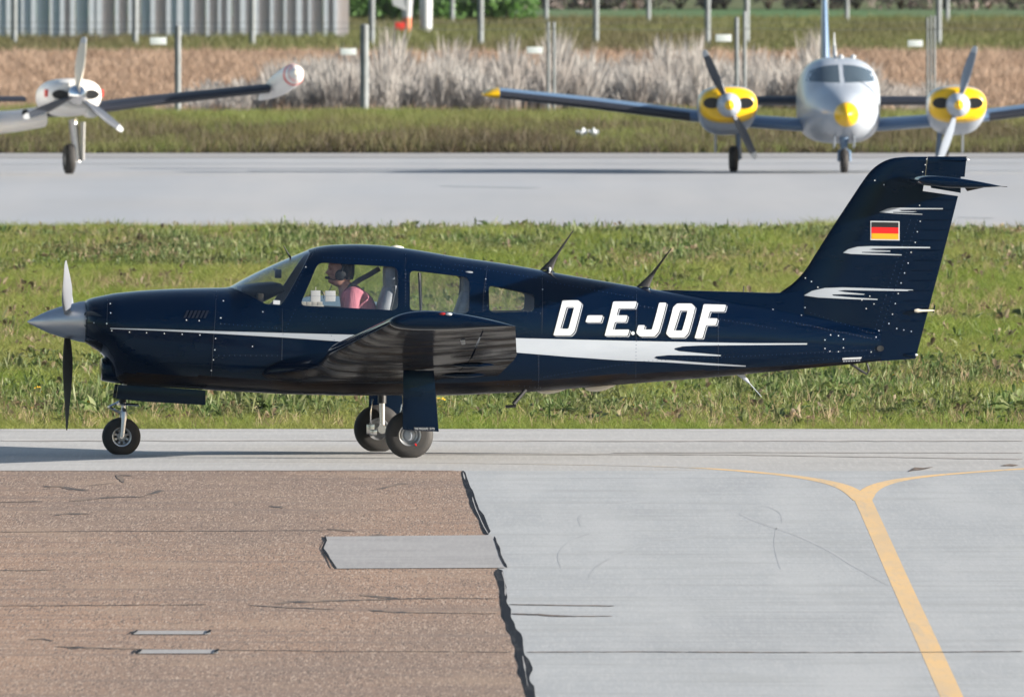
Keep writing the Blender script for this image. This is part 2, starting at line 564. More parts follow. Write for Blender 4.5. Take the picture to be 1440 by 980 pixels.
def ribbon_px(pts, wid, jag=0.0, step=6):
    """strip on the ground; pts in photo px, wid = half width in px (list or number)"""
    P = []
    for i in range(len(pts) - 1):
        a, b = Vector(pts[i]), Vector(pts[i + 1])
        k = max(1, int((b - a).length / step))
        wa = wid[i] if isinstance(wid, list) else wid
        wb = wid[i + 1] if isinstance(wid, list) else wid
        for j in range(k):
            t = j / k
            P.append((a.lerp(b, t), wa + (wb - wa) * t))
    P.append((Vector(pts[-1]), wid[-1] if isinstance(wid, list) else wid))
    L, Rr = [], []
    ja = [random.uniform(-1, 1) for _ in range(len(P) + 4)]
    jb = [random.uniform(-1, 1) for _ in range(len(P) + 4)]
    sm_j = lambda q, i: (q[i] + 2 * q[i + 1] + 2 * q[i + 2] + q[i + 3]) / 3.2
    for i, (p, w) in enumerate(P):
        t = (P[min(i + 1, len(P) - 1)][0] - P[max(i - 1, 0)][0]).normalized()
        nrm = Vector((-t.y, t.x))
        a = w * (1 + 1.3 * jag * sm_j(ja, i)) if 0 < i < len(P) - 1 else w * .2
        b = w * (1 + 1.3 * jag * sm_j(jb, i)) if 0 < i < len(P) - 1 else w * .2
        L.append(p + nrm * a)
        Rr.append(p - nrm * b)
    return L, Rr


def add_ribbon(g, pts, wid, z, jag=0.0, step=6):
    L, Rr = ribbon_px(pts, wid, jag, step)
    v = [G(p.x, p.y, 0) for p in L] + [G(p.x, p.y, 0) for p in Rr]
    v = [(p.x, p.y, z) for p in v]
    n = len(L)
    g.add(v, [(i, i + 1, i + 1 + n, i + n) for i in range(n - 1)])


def world_ribbon(g, pts, hw, z):
    pts = [Vector((p[0], p[1])) for p in pts]
    L, Rr = [], []
    for i, p in enumerate(pts):
        t = (pts[min(i + 1, len(pts) - 1)] - pts[max(i - 1, 0)]).normalized()
        nn = Vector((-t.y, t.x))
        w = hw[i] if isinstance(hw, list) else hw
        L.append(p + nn * w)
        Rr.append(p - nn * w)
    n = len(pts)
    g.add([(p.x, p.y, z) for p in L] + [(p.x, p.y, z) for p in Rr], [(i, i + 1, i + 1 + n, i + n) for i in range(n - 1)])


def flatten(o):
    for p in o.data.polygons:
        if p.normal.z < 0:
            p.flip()
    return o


# bitumen seam (two strands), cut by the patch
g = Geo()
add_ribbon(g, [(651, 662), (655, 680), (661, 694), (668, 712), (678, 733), (686, 752)], [3, 4, 4.2, 4.6, 5, 4.6], 0.002, .26, 3)
flatten(put(g.build('bitumen_seam', M['bitumen'], smooth=False), kind='structure'))
g = Geo()
add_ribbon(g, [(700, 800), (706, 820), (708, 845), (711, 858), (718, 880), (724, 895), (733, 918), (738, 940), (741, 965), (750, 1000)], [4, 6.5, 5.5, 5.5, 5.5, 6.5, 7.5, 7.5, 7.5, 8], 0.002, .26, 3)
flatten(put(g.build('bitumen_seam', M['bitumen'], smooth=False), kind='structure'))
g = Geo()
for pts in ([(651, 664), (654, 675)], [(664, 699), (672, 722), (680, 740), (687, 751)], [(706, 803), (710, 818), (711, 838)], [(735, 922), (739, 945), (742, 965)]):
    add_ribbon(g, pts, .7, 0.003, .6, 3)
flatten(put(g.build('seam_split', M['patch'], smooth=False), kind='structure'))
# concrete patch set in the asphalt
pp = [(456, 755), (690, 753), (697, 762), (703, 778), (712, 799), (474, 800), (466, 788), (455, 772), (459, 762)]
sheet('concrete_patch', [(G(*p).x, G(*p).y) for p in pp], 0.005, M['patch'])
g = Geo()
add_ribbon(g, [(457, 754), (459, 761), (454, 771), (462, 784), (470, 800)], 1.6, 0.0062, .4, 3)
add_ribbon(g, [(695, 755), (700, 770), (704, 782), (709, 792), (713, 799)], 1.8, 0.0062, .4, 3)
flatten(put(g.build('patch_edge', M['bitumen'], smooth=False), kind='structure'))
# slots of grey concrete with dark ends
for (x0, x1, y0, y1) in ((188, 296, 887.5, 892.5), (194, 307, 914, 919.5)):
    g = Geo()
    q = [G(x0, y0), G(x1, y0), G(x1, y1), G(x0, y1)]
    o = sheet('filled_slot', [(p.x, p.y) for p in q], 0.005, M['patch'])
    for xx in (x0, x1 - 5):
        g = Geo()
        add_ribbon(g, [(xx - 1, y1), (xx + 2, (y0 + y1) / 2), (xx + 6, y0 + .3)], 1.7, 0.011, .3, 2)
        flatten(g.build('slot_end', M['bitumen'], o, smooth=False))
# cracks
cr = Geo()
crk = [([(60, 684), (85, 684), (100, 688), (126, 690)], [1, 1, 2, .6]), ([(125, 683), (160, 679)], .9), ([(163, 668), (170, 672), (174, 679)], [3, 5, 3]), ([(168, 668), (188, 669)], .8),
       ([(205, 696), (222, 692), (232, 690)], [1, 2, 1]), ([(98, 705), (130, 702), (165, 699), (205, 698)], [.7, 1.2, .8, .7]), ([(75, 725), (100, 722), (127, 723)], [.8, 1.6, .7]),
       ([(378, 712), (390, 713), (402, 714)], [.7, 1.6, .6]), ([(530, 688), (545, 685), (560, 681), (576, 680)], [.7, 1.2, 1.6, .8]), ([(385, 849), (410, 847), (440, 846), (500, 844), (560, 842), (640, 841), (700, 842)], [1, 2, 1, .9, 1.3, .8, .6]),
       ([(350, 851), (400, 854), (470, 857)], [.6, .9, .6]), ([(505, 837), (530, 839), (560, 841)], [1, 1.4, .8]), ([(520, 858), (560, 861), (640, 862), (700, 863)], [1.4, 1, .7, .6]),
       ([(40, 899), (60, 899), (76, 901)], [.7, 1.6, .8]), ([(78, 909), (130, 911), (160, 912), (200, 913), (300, 914), (440, 915)], [.7, 1.3, 1.4, .8, .6, .5]), ([(95, 911), (110, 912)], 2.6), ([(0, 802), (40, 802), (78, 801)], [.5, .9, .5]),
       ([(460, 744), (480, 745), (500, 747)], [1, 1.6, .7]), ([(520, 753), (535, 752), (545, 753)], [.8, 1.8, .8]), ([(0, 706), (60, 705)], .8), ([(0, 748), (140, 747), (300, 747), (400, 746), (460, 746)], .5), ([(0, 852), (150, 851), (290, 850)], .7), ([(440, 916), (600, 916), (720, 917)], .6)]
for pts, w in crk:
    w = [q * .75 for q in w] if isinstance(w, list) else w * .6
    add_ribbon(cr, pts, w, 0.0025, .45, 4)
flatten(put(cr.build('asphalt_cracks', M['crackline'], smooth=False), kind='structure'))
cr = Geo()
for pts, w in (([(716, 850), (800, 851.5), (865, 852)], .45), ([(718, 863), (755, 864.5), (790, 866.5), (862, 866.5)], [.4, 1.1, .6, .3]), ([(740, 917), (900, 916.5), (1100, 917.5), (1300, 917), (1440, 916)], .42),
               ([(1278, 663), (1287, 660), (1300, 659), (1312, 657)], [2.4, 2, 1.2, .5]), ([(1408, 655), (1420, 654), (1432, 654.5)], [1, 2, 1])):
    add_ribbon(cr, pts, w, 0.003, .4, 5)
flatten(put(cr.build('concrete_cracks', M['crackline'], smooth=False), kind='structure'))
cr = Geo()
for pts, w in (([(0, 620.3), (400, 619.6), (560, 620), (900, 620.4), (1440, 620.2)], .55), ([(500, 638.7), (760, 639), (1000, 639.3), (1440, 646)], .45), ([(860, 637), (1040, 636.5), (1440, 637)], .35), ([(0, 662), (640, 661.5)], .5)):
    add_ribbon(cr, pts, w, 0.003, .5, 8)
flatten(put(cr.build('taxiway_joints', M['taxijoint'], smooth=False), kind='structure'))
cr = Geo()
for pts, w in (([(0, 619.0), (400, 618.6), (560, 618.8), (900, 619.1), (1440, 619)], .8), ([(0, 605), (700, 604.6), (1440, 604.6)], .7)):
    add_ribbon(cr, pts, w, 0.0015, .3, 8)
flatten(put(cr.build('joint_edge', M['joint'], smooth=False), kind='structure'))
fj = Geo()
for pts, w in (([(0, 231), (300, 230), (760, 230.5), (1440, 229.5)], .5), ([(350, 240.5), (900, 239.5), (1440, 240)], .45), ([(1345, 306), (1400, 307)], .5), ([(620, 262), (760, 264)], .8)):
    add_ribbon(fj, pts, w, 0.004, .4, 8)
flatten(put(fj.build('apron_tracks', M['fartrack'], smooth=False), kind='structure'))
# tyre marks on the concrete
cr = Geo()
for pts, w in (([(1040, 722), (1060, 732), (1090, 742), (1130, 756), (1170, 776), (1200, 795), (1250, 823)], .9), ([(818, 740), (812, 728), (826, 718), (870, 708), (960, 698)], 1.0), ([(828, 812), (840, 795), (870, 778), (900, 765), (960, 756), (1000, 752)], 1.1),
               ([(1100, 735), (1098, 720), (1075, 710), (1050, 712), (1042, 722)], .8), ([(790, 800), (782, 780), (800, 760), (830, 750)], .8), ([(1092, 742), (1088, 770), (1098, 800)], .8)):
    add_ribbon(cr, [tuple(p) for p in chaikin(pts, 2, False)], w * 1.3, 0.0006, .3, 6)
flatten(put(cr.build('tyre_marks', M['rubbermark'], smooth=False), kind='structure'))
# yellow guide line with its two curved arms
g = Geo()
st = [G(1343.5, 990), G(1330, 960), G(1300, 893), G(1268, 823), G(1240, 760), G(1222, 720), G(1208, 690)]
world_ribbon(g, [(p.x, p.y) for p in st], 0.07, 0.0006)
la = [G(1214, 704), G(1196, 688), G(1170, 678.5), (G(1120, 669.5)), G(1050, 662.5), G(980, 657.5), G(880, 654.8), G(700, 652), G(560, 650.2), G(300, 649.3), G(0, 649)]
la = chaikin([(p.x, p.y) for p in la], 2, False)
la_near = [p for p in la if p[0] > G(985, 658).x]
la_far = [p for p in la if p[0] <= la_near[-1][0]]
world_ribbon(g, la_near, 0.075, 0.0010)
ra = [G(1213, 704), G(1222, 688), G(1250, 677), G(1300, 669.5), G(1370, 663.8), G(1430, 659.5), G(1520, 655)]
ra = chaikin([(p.x, p.y) for p in ra], 2, False)
world_ribbon(g, ra, 0.075, 0.0014)
flatten(put(g.build('guide_line', M['line'], smooth=False), kind='structure'))
g = Geo()
world_ribbon(g, la_far, [.07 - .05 * min(1, i / 14) for i in range(len(la_far))], 0.0018)
flatten(put(g.build('worn_guide_line', M['worn'], smooth=False), kind='structure'))


# ------------------------------------------------------------------ the dark blue low-wing aircraft
YAW = R(5.0)
CY, SY = math.cos(YAW), math.sin(YAW)
X0 = (560 - 720) * D0 / F
plane = empty('light_aircraft', (X0, 0, 0), (0, 0, YAW))
put(plane, 'dark blue low wing propeller aircraft with white stripe, taxiing on the grey taxiway in front', 'aircraft')


def L(px, py, w):
    """photo px -> local (x, z) of the aircraft on the plane y = w"""
    a = (px - 720) / F
    x = (a * (D0 + w * CY) + w * SY - X0) / (CY - a * SY)
    z = H - (py - YH) / F * (D0 + x * SY + w * CY)
    return x, z


ST = [  # px, top, bottom, half width, middle, n_top, n_bottom
    (118, 425, 480, .30, 454, 2.2, 2.2), (122, 422, 483, .345, 454, 2.2, 2.2), (128, 419.5, 487, .385, 455, 2.2, 2.2), (136, 417.5, 492, .415, 456, 2.2, 2.2), (144, 415.8, 499, .432, 457, 2.2, 2.2),
    (152, 414.2, 515, .445, 458, 2.25, 2.2), (160, 412.6, 533, .455, 459, 2.3, 2.3), (172, 411.2, 540, .467, 461, 2.3, 2.4), (200, 408.6, 543, .49, 464, 2.35, 2.5), (240, 406.3, 545, .52, 466, 2.4, 2.6),
    (290, 404.8, 548, .55, 469, 2.5, 2.7), (318, 404.2, 550, .56, 471, 2.5, 2.8), (324, 402, 550.3, .562, 471, 2.5, 2.8), (340, 393.2, 551, .565, 473, 2.5, 2.8), (360, 382.8, 552, .57, 475, 2.5, 2.8),
    (380, 373.4, 553, .572, 477, 2.5, 2.9), (400, 364.5, 554, .575, 479, 2.55, 3), (420, 356.2, 554.5, .577, 480, 2.6, 3), (435, 350.3, 555, .578, 480, 2.6, 3), (450, 346.4, 555, .58, 480, 2.6, 3),
    (470, 344.2, 556, .583, 480, 2.65, 3), (500, 343.4, 556, .585, 480, 2.7, 3), (530, 344.6, 556, .587, 480, 2.7, 3), (560, 347.8, 556, .587, 479, 2.7, 3), (600, 353.8, 556, .585, 478, 2.7, 3),
    (640, 360.8, 555.5, .575, 478, 2.65, 3), (700, 369.4, 552.7, .55, 477, 2.6, 2.9), (740, 376, 551.3, .52, 476, 2.5, 2.8), (780, 383.4, 548.5, .487, 475, 2.45, 2.7), (822, 390.8, 544.8, .45, 474, 2.4, 2.6),
    (860, 397.2, 541.8, .415, 474, 2.35, 2.5), (905, 404.8, 538.2, .373, 474, 2.3, 2.4), (960, 413.4, 533.8, .32, 475, 2.25, 2.4), (1000, 419.6, 530.6, .282, 476, 2.2, 2.4), (1050, 427, 526, .235, 478, 2.2, 2.4),
    (1100, 435, 521.4, .19, 481, 2.2, 2.4), (1160, 447, 515.6, .135, 484, 2.2, 2.4), (1200, 455.4, 511.8, .098, 486, 2.2, 2.4), (1238, 463, 507.5, .065, 487, 2.2, 2.4)]
sx = [L(p[0], 450, 0)[0] for p in ST]
f_zt = pchip(sx, [L(p[0], p[1], 0)[1] for p in ST])
f_zb = pchip(sx, [L(p[0], p[2], 0)[1] for p in ST])
f_w = pchip(sx, [p[3] for p in ST])
f_zc = pchip(sx, [L(p[0], p[4], 0)[1] for p in ST])
f_nt = pchip(sx, [p[5] for p in ST])
f_nb = pchip(sx, [p[6] for p in ST])


def hull_y(x, z):
    x, z = np.asarray(x, float), np.asarray(z, float)
    zc = f_zc(x)
    up = z >= zc
    h = np.where(up, f_zt(x) - zc, zc - f_zb(x))
    n = np.where(up, f_nt(x), f_nb(x))
    q = np.clip(1 - (np.abs(z - zc) / h) ** n, 0, 1)
    return f_w(x) * q ** (1 / n)


def hull_rings(xs, off, n=112, zfloor=None):
    th = np.linspace(0, 2 * np.pi, n, endpoint=False)
    rings = []
    for x in xs:
        zc, w = float(f_zc(x)), float(f_w(x)) - off
        ht, hb = float(f_zt(x)) - zc - off, zc - float(f_zb(x)) - off
        c, s = np.cos(th), np.sin(th)
        nn = np.where(s >= 0, float(f_nt(x)), float(f_nb(x)))
        h = np.where(s >= 0, ht, hb)
        y = w * np.sign(c) * np.abs(c) ** (2 / nn)
        z = zc + h * np.sign(s) * np.abs(s) ** (2 / nn)
        if zfloor is not None:
            z = np.maximum(z, zfloor)
        rings.append([(x, float(a), float(b)) for a, b in zip(y, z)])
    return rings


def px_x(px, w=0.0):
    return L(px, 450, w)[0]


xs_all = np.concatenate([np.linspace(px_x(118), px_x(175), 26)[:-1], np.linspace(px_x(175), px_x(315), 24)[:-1], np.linspace(px_x(315), px_x(470), 60)[:-1], np.linspace(px_x(470), px_x(760), 50)[:-1], np.linspace(px_x(760), px_x(1238), 70)])
outer = Geo().loft(hull_rings(xs_all, 0)).mesh('outer')
xs_in = np.linspace(px_x(338), px_x(758), 90)
inner = Geo().loft(hull_rings(xs_in, 0.028, 72, L(560, 536, 0)[1])).mesh('inner')


def loc_poly(px_poly, w):
    return [L(p[0], p[1], w) for p in px_poly]


WIN = {
    'side_window': [  # near-side polygons in photo px
        (round_poly([(421, 429.5), (449, 369.5), (560, 376), (558.5, 436.5)], 9), -.52),
        (round_poly([(575.5, 437), (577, 380.5), (661, 390.5), (659, 441)], 8), -.53),
        (round_poly([(687.5, 439.5), (687.5, 401), (752, 414.5), (751, 438)], 7), -.50)],
}
wind = [(322.5, 402.5), (345, 413), (372, 427.5), (391, 429.5), (398, 422), (440, 352), (443, 343), (443, 325), (395, 325), (322.5, 385)]
W_wind = loc_poly(round_poly(wind[:6], 3) + wind[6:], -.35)
W_side = [loc_poly(p, w) for p, w in WIN['side_window']]

hull = boolean(outer.copy(), inner, 'DIFFERENCE')
hull = boolean(hull, Geo().prism(W_wind, -1, 1).mesh(), 'DIFFERENCE')
for pl in W_side:
    hull = boolean(hull, Geo().prism(pl, -1, 1).mesh(), 'DIFFERENCE')
out_s = Geo().loft(hull_rings(xs_all, 0.005)).mesh('o5')
in_s = Geo().loft(hull_rings(xs_all[1:-1], 0.010)).mesh('o9')


def hull_normals(me):
    """analytic normals on the outer skin, face normals on the cut edges"""
    me.shade_smooth()
    nv = len(me.vertices)
    co = np.empty(nv * 3)
    me.vertices.foreach_get('co', co)
    co = co.reshape(-1, 3)

    def g(x, y, z):
        zc = f_zc(x)
        up = z >= zc
        h = np.where(up, f_zt(x) - zc, zc - f_zb(x))
        n = np.where(up, f_nt(x), f_nb(x))
        return (np.abs(y) / f_w(x)) ** n + (np.abs(z - zc) / np.maximum(h, 1e-4)) ** n
    e = 2e-3
    x, y, z = co.T
    gr = np.stack([g(x + e, y, z) - g(x - e, y, z), g(x, y + e, z) - g(x, y - e, z), g(x, y, z + e) - g(x, y, z - e)], 1)
    gr /= np.maximum(np.linalg.norm(gr, axis=1, keepdims=True), 1e-9)
    on = np.abs(g(x, y, z) - 1) < 0.03
    nl = len(me.loops)
    vi = np.empty(nl, int)
    me.loops.foreach_get('vertex_index', vi)
    fn = np.empty(len(me.polygons) * 3)
    me.polygons.foreach_get('normal', fn)
    fn = fn.reshape(-1, 3)
    tot = np.empty(len(me.polygons), int)
    me.polygons.foreach_get('loop_total', tot)
    fl = np.repeat(fn, tot, axis=0)
    use = on[vi] & ((gr[vi] * fl).sum(1) > 0.6)
    me.normals_split_custom_set(np.where(use[:, None], gr[vi], fl))


# split the skin from the lining by material
fus = link_mesh('fuselage', hull, [M['navy'], M['lining'], M['under']], plane, smooth=False)
for p in hull.polygons:
    c = p.center
    hy = float(hull_y(c.x, c.z))
    inside = abs(c.y) < hy - 0.012 and c.z < float(f_zt(c.x)) - 0.02 and c.z > float(f_zb(c.x)) + .02 and px_x(330) < c.x < px_x(765)
    if inside and abs(c.y) * 0 == 0:
        rad = Vector((0, c.y, c.z - float(f_zc(c.x))))
        p.material_index = 1 if p.normal.dot(rad) < 0 or abs(p.normal.x) > .8 else 0
    elif p.normal.z < -.72:
        p.material_index = 2  # belly shade painted in with the dull underside material
hull_normals(hull)


def pane(poly, y0, y1, name='window_pane'):
    a = boolean(out_s.copy(), Geo().prism(poly, y0, y1).mesh(), 'INTERSECT')
    a = boolean(a, in_s.copy(), 'DIFFERENCE')
    o = link_mesh(name, a, M['glass'], plane, smooth=False)
    hull_normals(a)
    return o


def grow(poly, d):
    c = Vector((sum(p[0] for p in poly) / len(poly), sum(p[1] for p in poly) / len(poly)))
    return [tuple(Vector(p) + (Vector(p) - c).normalized() * d) for p in poly]


pane(grow(W_wind, 0.002), -1, 1, 'windshield')
for pl in W_side:
    pane(grow(pl, .002), -1, -.05)
    pane(grow(pl, .002), .05, 1)


# ---- painted shapes that follow a surface
def decal(name, loops_px, m, surf, off, w0=-.5, parent=None, nx=0.12, nz=0.035, side=-1):
    bm = bmesh.new()
    edges = []
    for lp in loops_px:
        vs = []
        for (px, py) in lp:
            w = w0
            for _ in range(4):
                x, z = L(px, py, w)
                w = side * float(surf(x, z))
            x, z = L(px, py, w)
            vs.append(bm.verts.new((x, 0, z)))
        edges += [bm.edges.new((vs[i], vs[(i + 1) % len(vs)])) for i in range(len(vs))]
    bmesh.ops.triangle_fill(bm, use_beauty=True, use_dissolve=False, edges=edges)
    xs = [v.co.x for v in bm.verts]
    zs = [v.co.z for v in bm.verts]
    for k in range(int(min(xs) / nx), int(max(xs) / nx) + 2):
        bmesh.ops.bisect_plane(bm, geom=bm.verts[:] + bm.edges[:] + bm.faces[:], plane_co=(k * nx, 0, 0), plane_no=(1, 0, 0))
    for k in range(int(min(zs) / nz) - 1, int(max(zs) / nz) + 2):
        bmesh.ops.bisect_plane(bm, geom=bm.verts[:] + bm.edges[:] + bm.faces[:], plane_co=(0, 0, k * nz), plane_no=(0, 0, 1))
    for v in bm.verts:
        v.co.y = side * (float(surf(v.co.x, v.co.z)) + off)
    for fc in bm.faces:
        fc.normal_update()
        if fc.normal.y * side < 0:
            fc.normal_flip()
    me = bpy.data.meshes.new(name)
    bm.to_mesh(me)
    bm.free()
    return link_mesh(name, me, m, parent or plane, smooth=True, ang=0)


def Z4(pts, dx=0, dy=0):
    return [(660 + (x + dx) / 3.5, 320 + (y + dy) / 3.5) for x, y in pts]


LET = [
    [[(413, 531), (458, 358), (536, 358), (553, 374), (517, 512), (499, 531)], [(447, 498), (478, 391), (516, 391), (487, 498)]],
    [[(582, 432), (657, 432), (647, 466), (571, 466)]],
    [[(665, 533), (708, 364), (824, 364), (815, 397), (734, 397), (725, 432), (779, 432), (770, 465), (716, 465), (706, 502), (788, 502), (779, 533)]],
    [[(934, 370), (970, 370), (932, 512), (912, 536), (838, 536), (821, 518), (831, 480), (864, 480), (859, 502), (898, 502)]],
    [[(1022, 374), (1094, 374), (1111, 392), (1077, 520), (1058, 541), (986, 541), (968, 522), (1003, 392)], [(1037, 408), (1075, 408), (1047, 507), (1006, 507)]],
    [[(1108, 545), (1153, 377), (1264, 380), (1255, 413), (1184, 412), (1174, 447), (1222, 447), (1213, 480), (1165, 480), (1147, 545)]],
]
for lt in LET:
    decal('letter_shadow', [round_poly(Z4(l, 7.5, 5.6), 1.5, 2) for l in lt], M['grey_out'], hull_y, .003)
    decal('letter_gap', [round_poly(Z4(l, 4.5, 3.4), 1.5, 2) for l in lt], M['navy_line'], hull_y, .005)
    decal('letter', [round_poly(Z4(l), 1.5, 2) for l in lt], M['white'], hull_y, .007)
decal('letter_dot', [[(660 + (805 + 9 * math.cos(a)) / 3.5, 320 + (520 + 9 * math.sin(a)) / 3.5) for a in np.linspace(0, 6.28, 12, endpoint=False)]], M['white'], hull_y, .007)

# stripe: thin front part, broad rear part with three tines
decal('stripe', [[(155, 461.2), (220, 463), (310, 465.8), (400, 468.2), (500, 470.8), (560, 472.5), (640, 474), (727, 475.4), (800, 477.2), (900, 479.6), (1000, 481.6), (1060, 482.6), (1135, 482.6), (1135, 484.6), (1060, 485.2), (985, 485.8),
                  (960, 487), (949, 489.6), (948, 491.5), (955, 493.8), (985, 496.6), (1014, 499.2), (1013, 500.8), (975, 499.6), (940, 499.4), (923, 501), (919.5, 503), (926, 505.5), (950, 507), (1000, 510.8), (1049, 514), (1048, 515.6), (1000, 513.6), (940, 509.6),
                  (870, 506.6), (800, 501.8), (727, 495.8), (640, 490), (560, 485), (480, 480.3), (400, 474.6), (310, 469.4), (220, 464.8), (155, 462.4)]], M['stripe'], hull_y, .003)


def line_px(pts, hw):
    L_, R_ = ribbon_px(pts, hw, 0, 12)
    return [[(p.x, p.y) for p in L_] + [(p.x, p.y) for p in R_[::-1]]]


for i, (pts, hw) in enumerate([([(685, 368), (684, 385), (680, 410), (679, 440)], .5), ([(762, 381), (763, 420), (762, 470)], .4), ([(397, 432), (397, 470), (396, 512)], .45), ([(304, 407), (303, 440), (300, 480), (297, 530)], .45), ([(150, 416), (151, 432), (150, 460)], .45),
                               ([(445, 348), (440, 356), (436, 364)], .5), ([(570, 352), (570.5, 376)], .4), ([(895, 404), (894, 538)], .3), ([(1010, 423), (1010, 528)], .3), ([(758, 500), (757, 548)], .35)]):
    decal('panel_seam', line_px(pts, hw), M['navy_line'], hull_y, .002)

# louvre slots on the cowling
for k in range(6):
    x = 258 + k * 5.6
    decal('louvre', [[(x, 447 + k * .1), (x + 4.8, 436.5), (x + 8, 436.5), (x + 3.2, 447)]], M['navy_line'], hull_y, .004)


# ---- fin, rudder, stabilator
LEp = [(505, 1150), (470, 1120), (440, 1090), (424, 1000), (418, 955), (413.5, 928), (412.4, 1085), (411, 1096), (407, 1103), (400, 1114), (383, 1130), (352, 1150), (313, 1175), (275, 1200), (252, 1215.5), (240, 1225), (231, 1236), (225, 1248), (222, 1260), (220.6, 1278)]
# the dorsal fillet is its own loft, the fin starts above it
LEf = [(505, 1150), (470, 1128), (440, 1108), (424, 1096), (415, 1094), (411, 1097.5), (407, 1103), (400, 1113), (383, 1130), (352, 1150), (313, 1175), (275, 1200), (252, 1215.5), (240, 1225), (231, 1236), (225, 1248), (222, 1260), (220.6, 1278)]
zL = [L(1200, p[0], 0)[1] for p in LEf]
f_le = pchip(zL, [L(p[1], p[0], 0)[0] for p in LEf])
hz = [L(1250, py, 0)[1] for py in (508, 262, 219)]
f_hinge = pchip(hz, [L(px, 400, 0)[0] for px in (1236, 1298.5, 1304)])
f_te = pchip([L(1300, py, 0)[1] for py in (508, 265, 219)], [L(px, 400, 0)[0] for px in (1286.5, 1350, 1361)])


def fin_T(z):
    return 0.052 - 0.018 * np.clip((z - 0.8) / 1.7, 0, 1)


def fin_half(x, z):
    x, z = np.asarray(x, float), np.asarray(z, float)
    le, hi, te = f_le(z), f_hinge(z), f_te(z)
    u = np.clip((x - le) / np.maximum(hi - le, .02), 0, 1)
    a = np.sqrt(np.clip(1 - (1 - np.minimum(u / .4, 1)) ** 2, 0, 1)) * (1 - .45 * np.clip((u - .4) / .6, 0, 1))
    v = np.clip((x - hi) / (te - hi), 0, 1)
    b = .55 * (1 - .88 * v)
    return fin_T(z) * np.where(x <= hi, a, b)


def strip_surface(zs, fa, fb, n=26, shrink_top=False):
    rings = []
    for i, z in enumerate(zs):
        xa, xb = float(fa(z)), float(fb(z))
        u = (1 - np.cos(np.linspace(0, np.pi, n))) / 2
        u = u * .6 + np.linspace(0, 1, n) * .4
        X = xa + (xb - xa) * u
        k = 1.0
        if shrink_top:
            k = math.sqrt(max(0.02, 1 - max(0, (i - (len(zs) - 6)) / 5.0) ** 2))
        y = fin_half(X, np.full(n, z)) * k
        rings.append([(float(a), -float(b), float(z)) for a, b in zip(X, y)] + [(float(a), float(b), float(z)) for a, b in zip(X[::-1], y[::-1])])
    return rings


z_of = lambda py: L(1250, py, 0)[1]
zs_f = [z_of(py) for py in (500, 480, 460, 440, 425, 418, 414, 411, 409, 407, 403.5, 400, 394, 388, 381, 372, 360, 345, 330, 313, 300, 285, 270, 262, 252, 246, 240, 235, 231, 228, 225.4, 223.6, 222.2, 221.2, 220.6)]
Geo().loft(strip_surface(zs_f, f_le, f_hinge, 28, True)).build('vertical_fin', M['navy'], plane)
zs_c = [z_of(py) for py in (249, 243, 237, 231, 228, 225.4, 223.4, 221.8, 220.9, 220.4)]
cap_te = pchip([z_of(250), z_of(219)], [L(1356.5, 400, 0)[0], L(1359.5, 400, 0)[0]])
Geo().loft(strip_surface(zs_c, lambda z: float(f_hinge(z)) + .004, cap_te, 14, True)).build('fin_cap', M['navy'], plane)
g = Geo()
for t in np.linspace(0, 1, 8):                         # fixed block under the stabilator, above the slanted rudder top
    rn_, rf_ = [], []
    for u in np.linspace(0, 1, 10):
        x, z = L(1309 + 42 * u, 247 + (264.5 + 7 * u - 247) * t, 0)
        y = float(fin_half(x, z)) * .97
        rn_.append((x, -y, z))
        rf_.append((x, y, z))
    g.v and None
    rr_blk = globals().setdefault('rr_blk', [])
    rr_blk.append(rn_ + rf_[::-1])
Geo().loft(rr_blk).build('tailplane_mount', M['navy'], plane)
# rudder with slanted top edge
g = Geo()
n = 14
rr = []
for t in np.linspace(0, 1, 26):
    ring_n, ring_f = [], []
    for u in np.linspace(0, 1, n):
        z_top = z_of(268.5) + (z_of(276) - z_of(268.5)) * u
        z_bot = z_of(508.5) + (z_of(504.5) - z_of(508.5)) * u
        z = z_bot + (z_top - z_bot) * t
        hi, te = float(f_hinge(z)) - .012, float(f_te(z))
        if t < .08:
            hi -= .06 * (1 - t / .08)
        x = hi + (te - hi) * u
        y = float(fin_half(max(x, float(f_hinge(z))), z)) * .96
        ring_n.append((x, -y, z))
        ring_f.append((x, y, z))
    rr.append(ring_n + ring_f[::-1])
rud = g.loft(rr).build('rudder', M['navy'], plane)
for k in range(13):                                    # pressed stiffening ribs
    py = 281 + k * 14.2
    t_ = (py - 265) / 243
    xa, xb = 1298.5 - 60 * t_ + 10, 1350 - 63.5 * t_ - 2
    for s in (-1, 1):
        g = Geo()
        pts = []
        for u in np.linspace(0, 1, 6):
            x, z = L(xa + (xb - xa) * u, py, 0)
            pts.append((x, s * (float(fin_half(x, z)) * .96 + .0005), z))
        g.tube(pts, [.002, .006, .006, .006, .005, .002], 6).build('stiffening_rib', M['navy'], rud)
# lower tail fairing and tail light
x, z = L(1287, 499, 0)
Geo().lathe([(-.12, .001), (-.1, .018), (-.02, .022), (.0, .016), (.005, .002)], 'x', (x, 0, z), 14).build('tail_fairing', M['navy'], plane)
Geo().lathe([(-.01, .001), (0, .011), (.012, .011), (.022, .004)], 'x', (x, 0, z), 10).build('tail_light', M['white'], plane)
x, z = L(1359, 223, 0)
Geo().lathe([(-.3, .001), (-.25, .014), (-.05, .018), (.0, .012)], 'x', (x, 0, z - .012), 12).build('top_fairing', M['navy'], plane)
Geo().lathe([(-.004, .001), (0, .010), (.012, .010), (.02, .003)], 'x', (x + .005, 0, z - .012), 10).build('top_light', M['rivet'], plane)
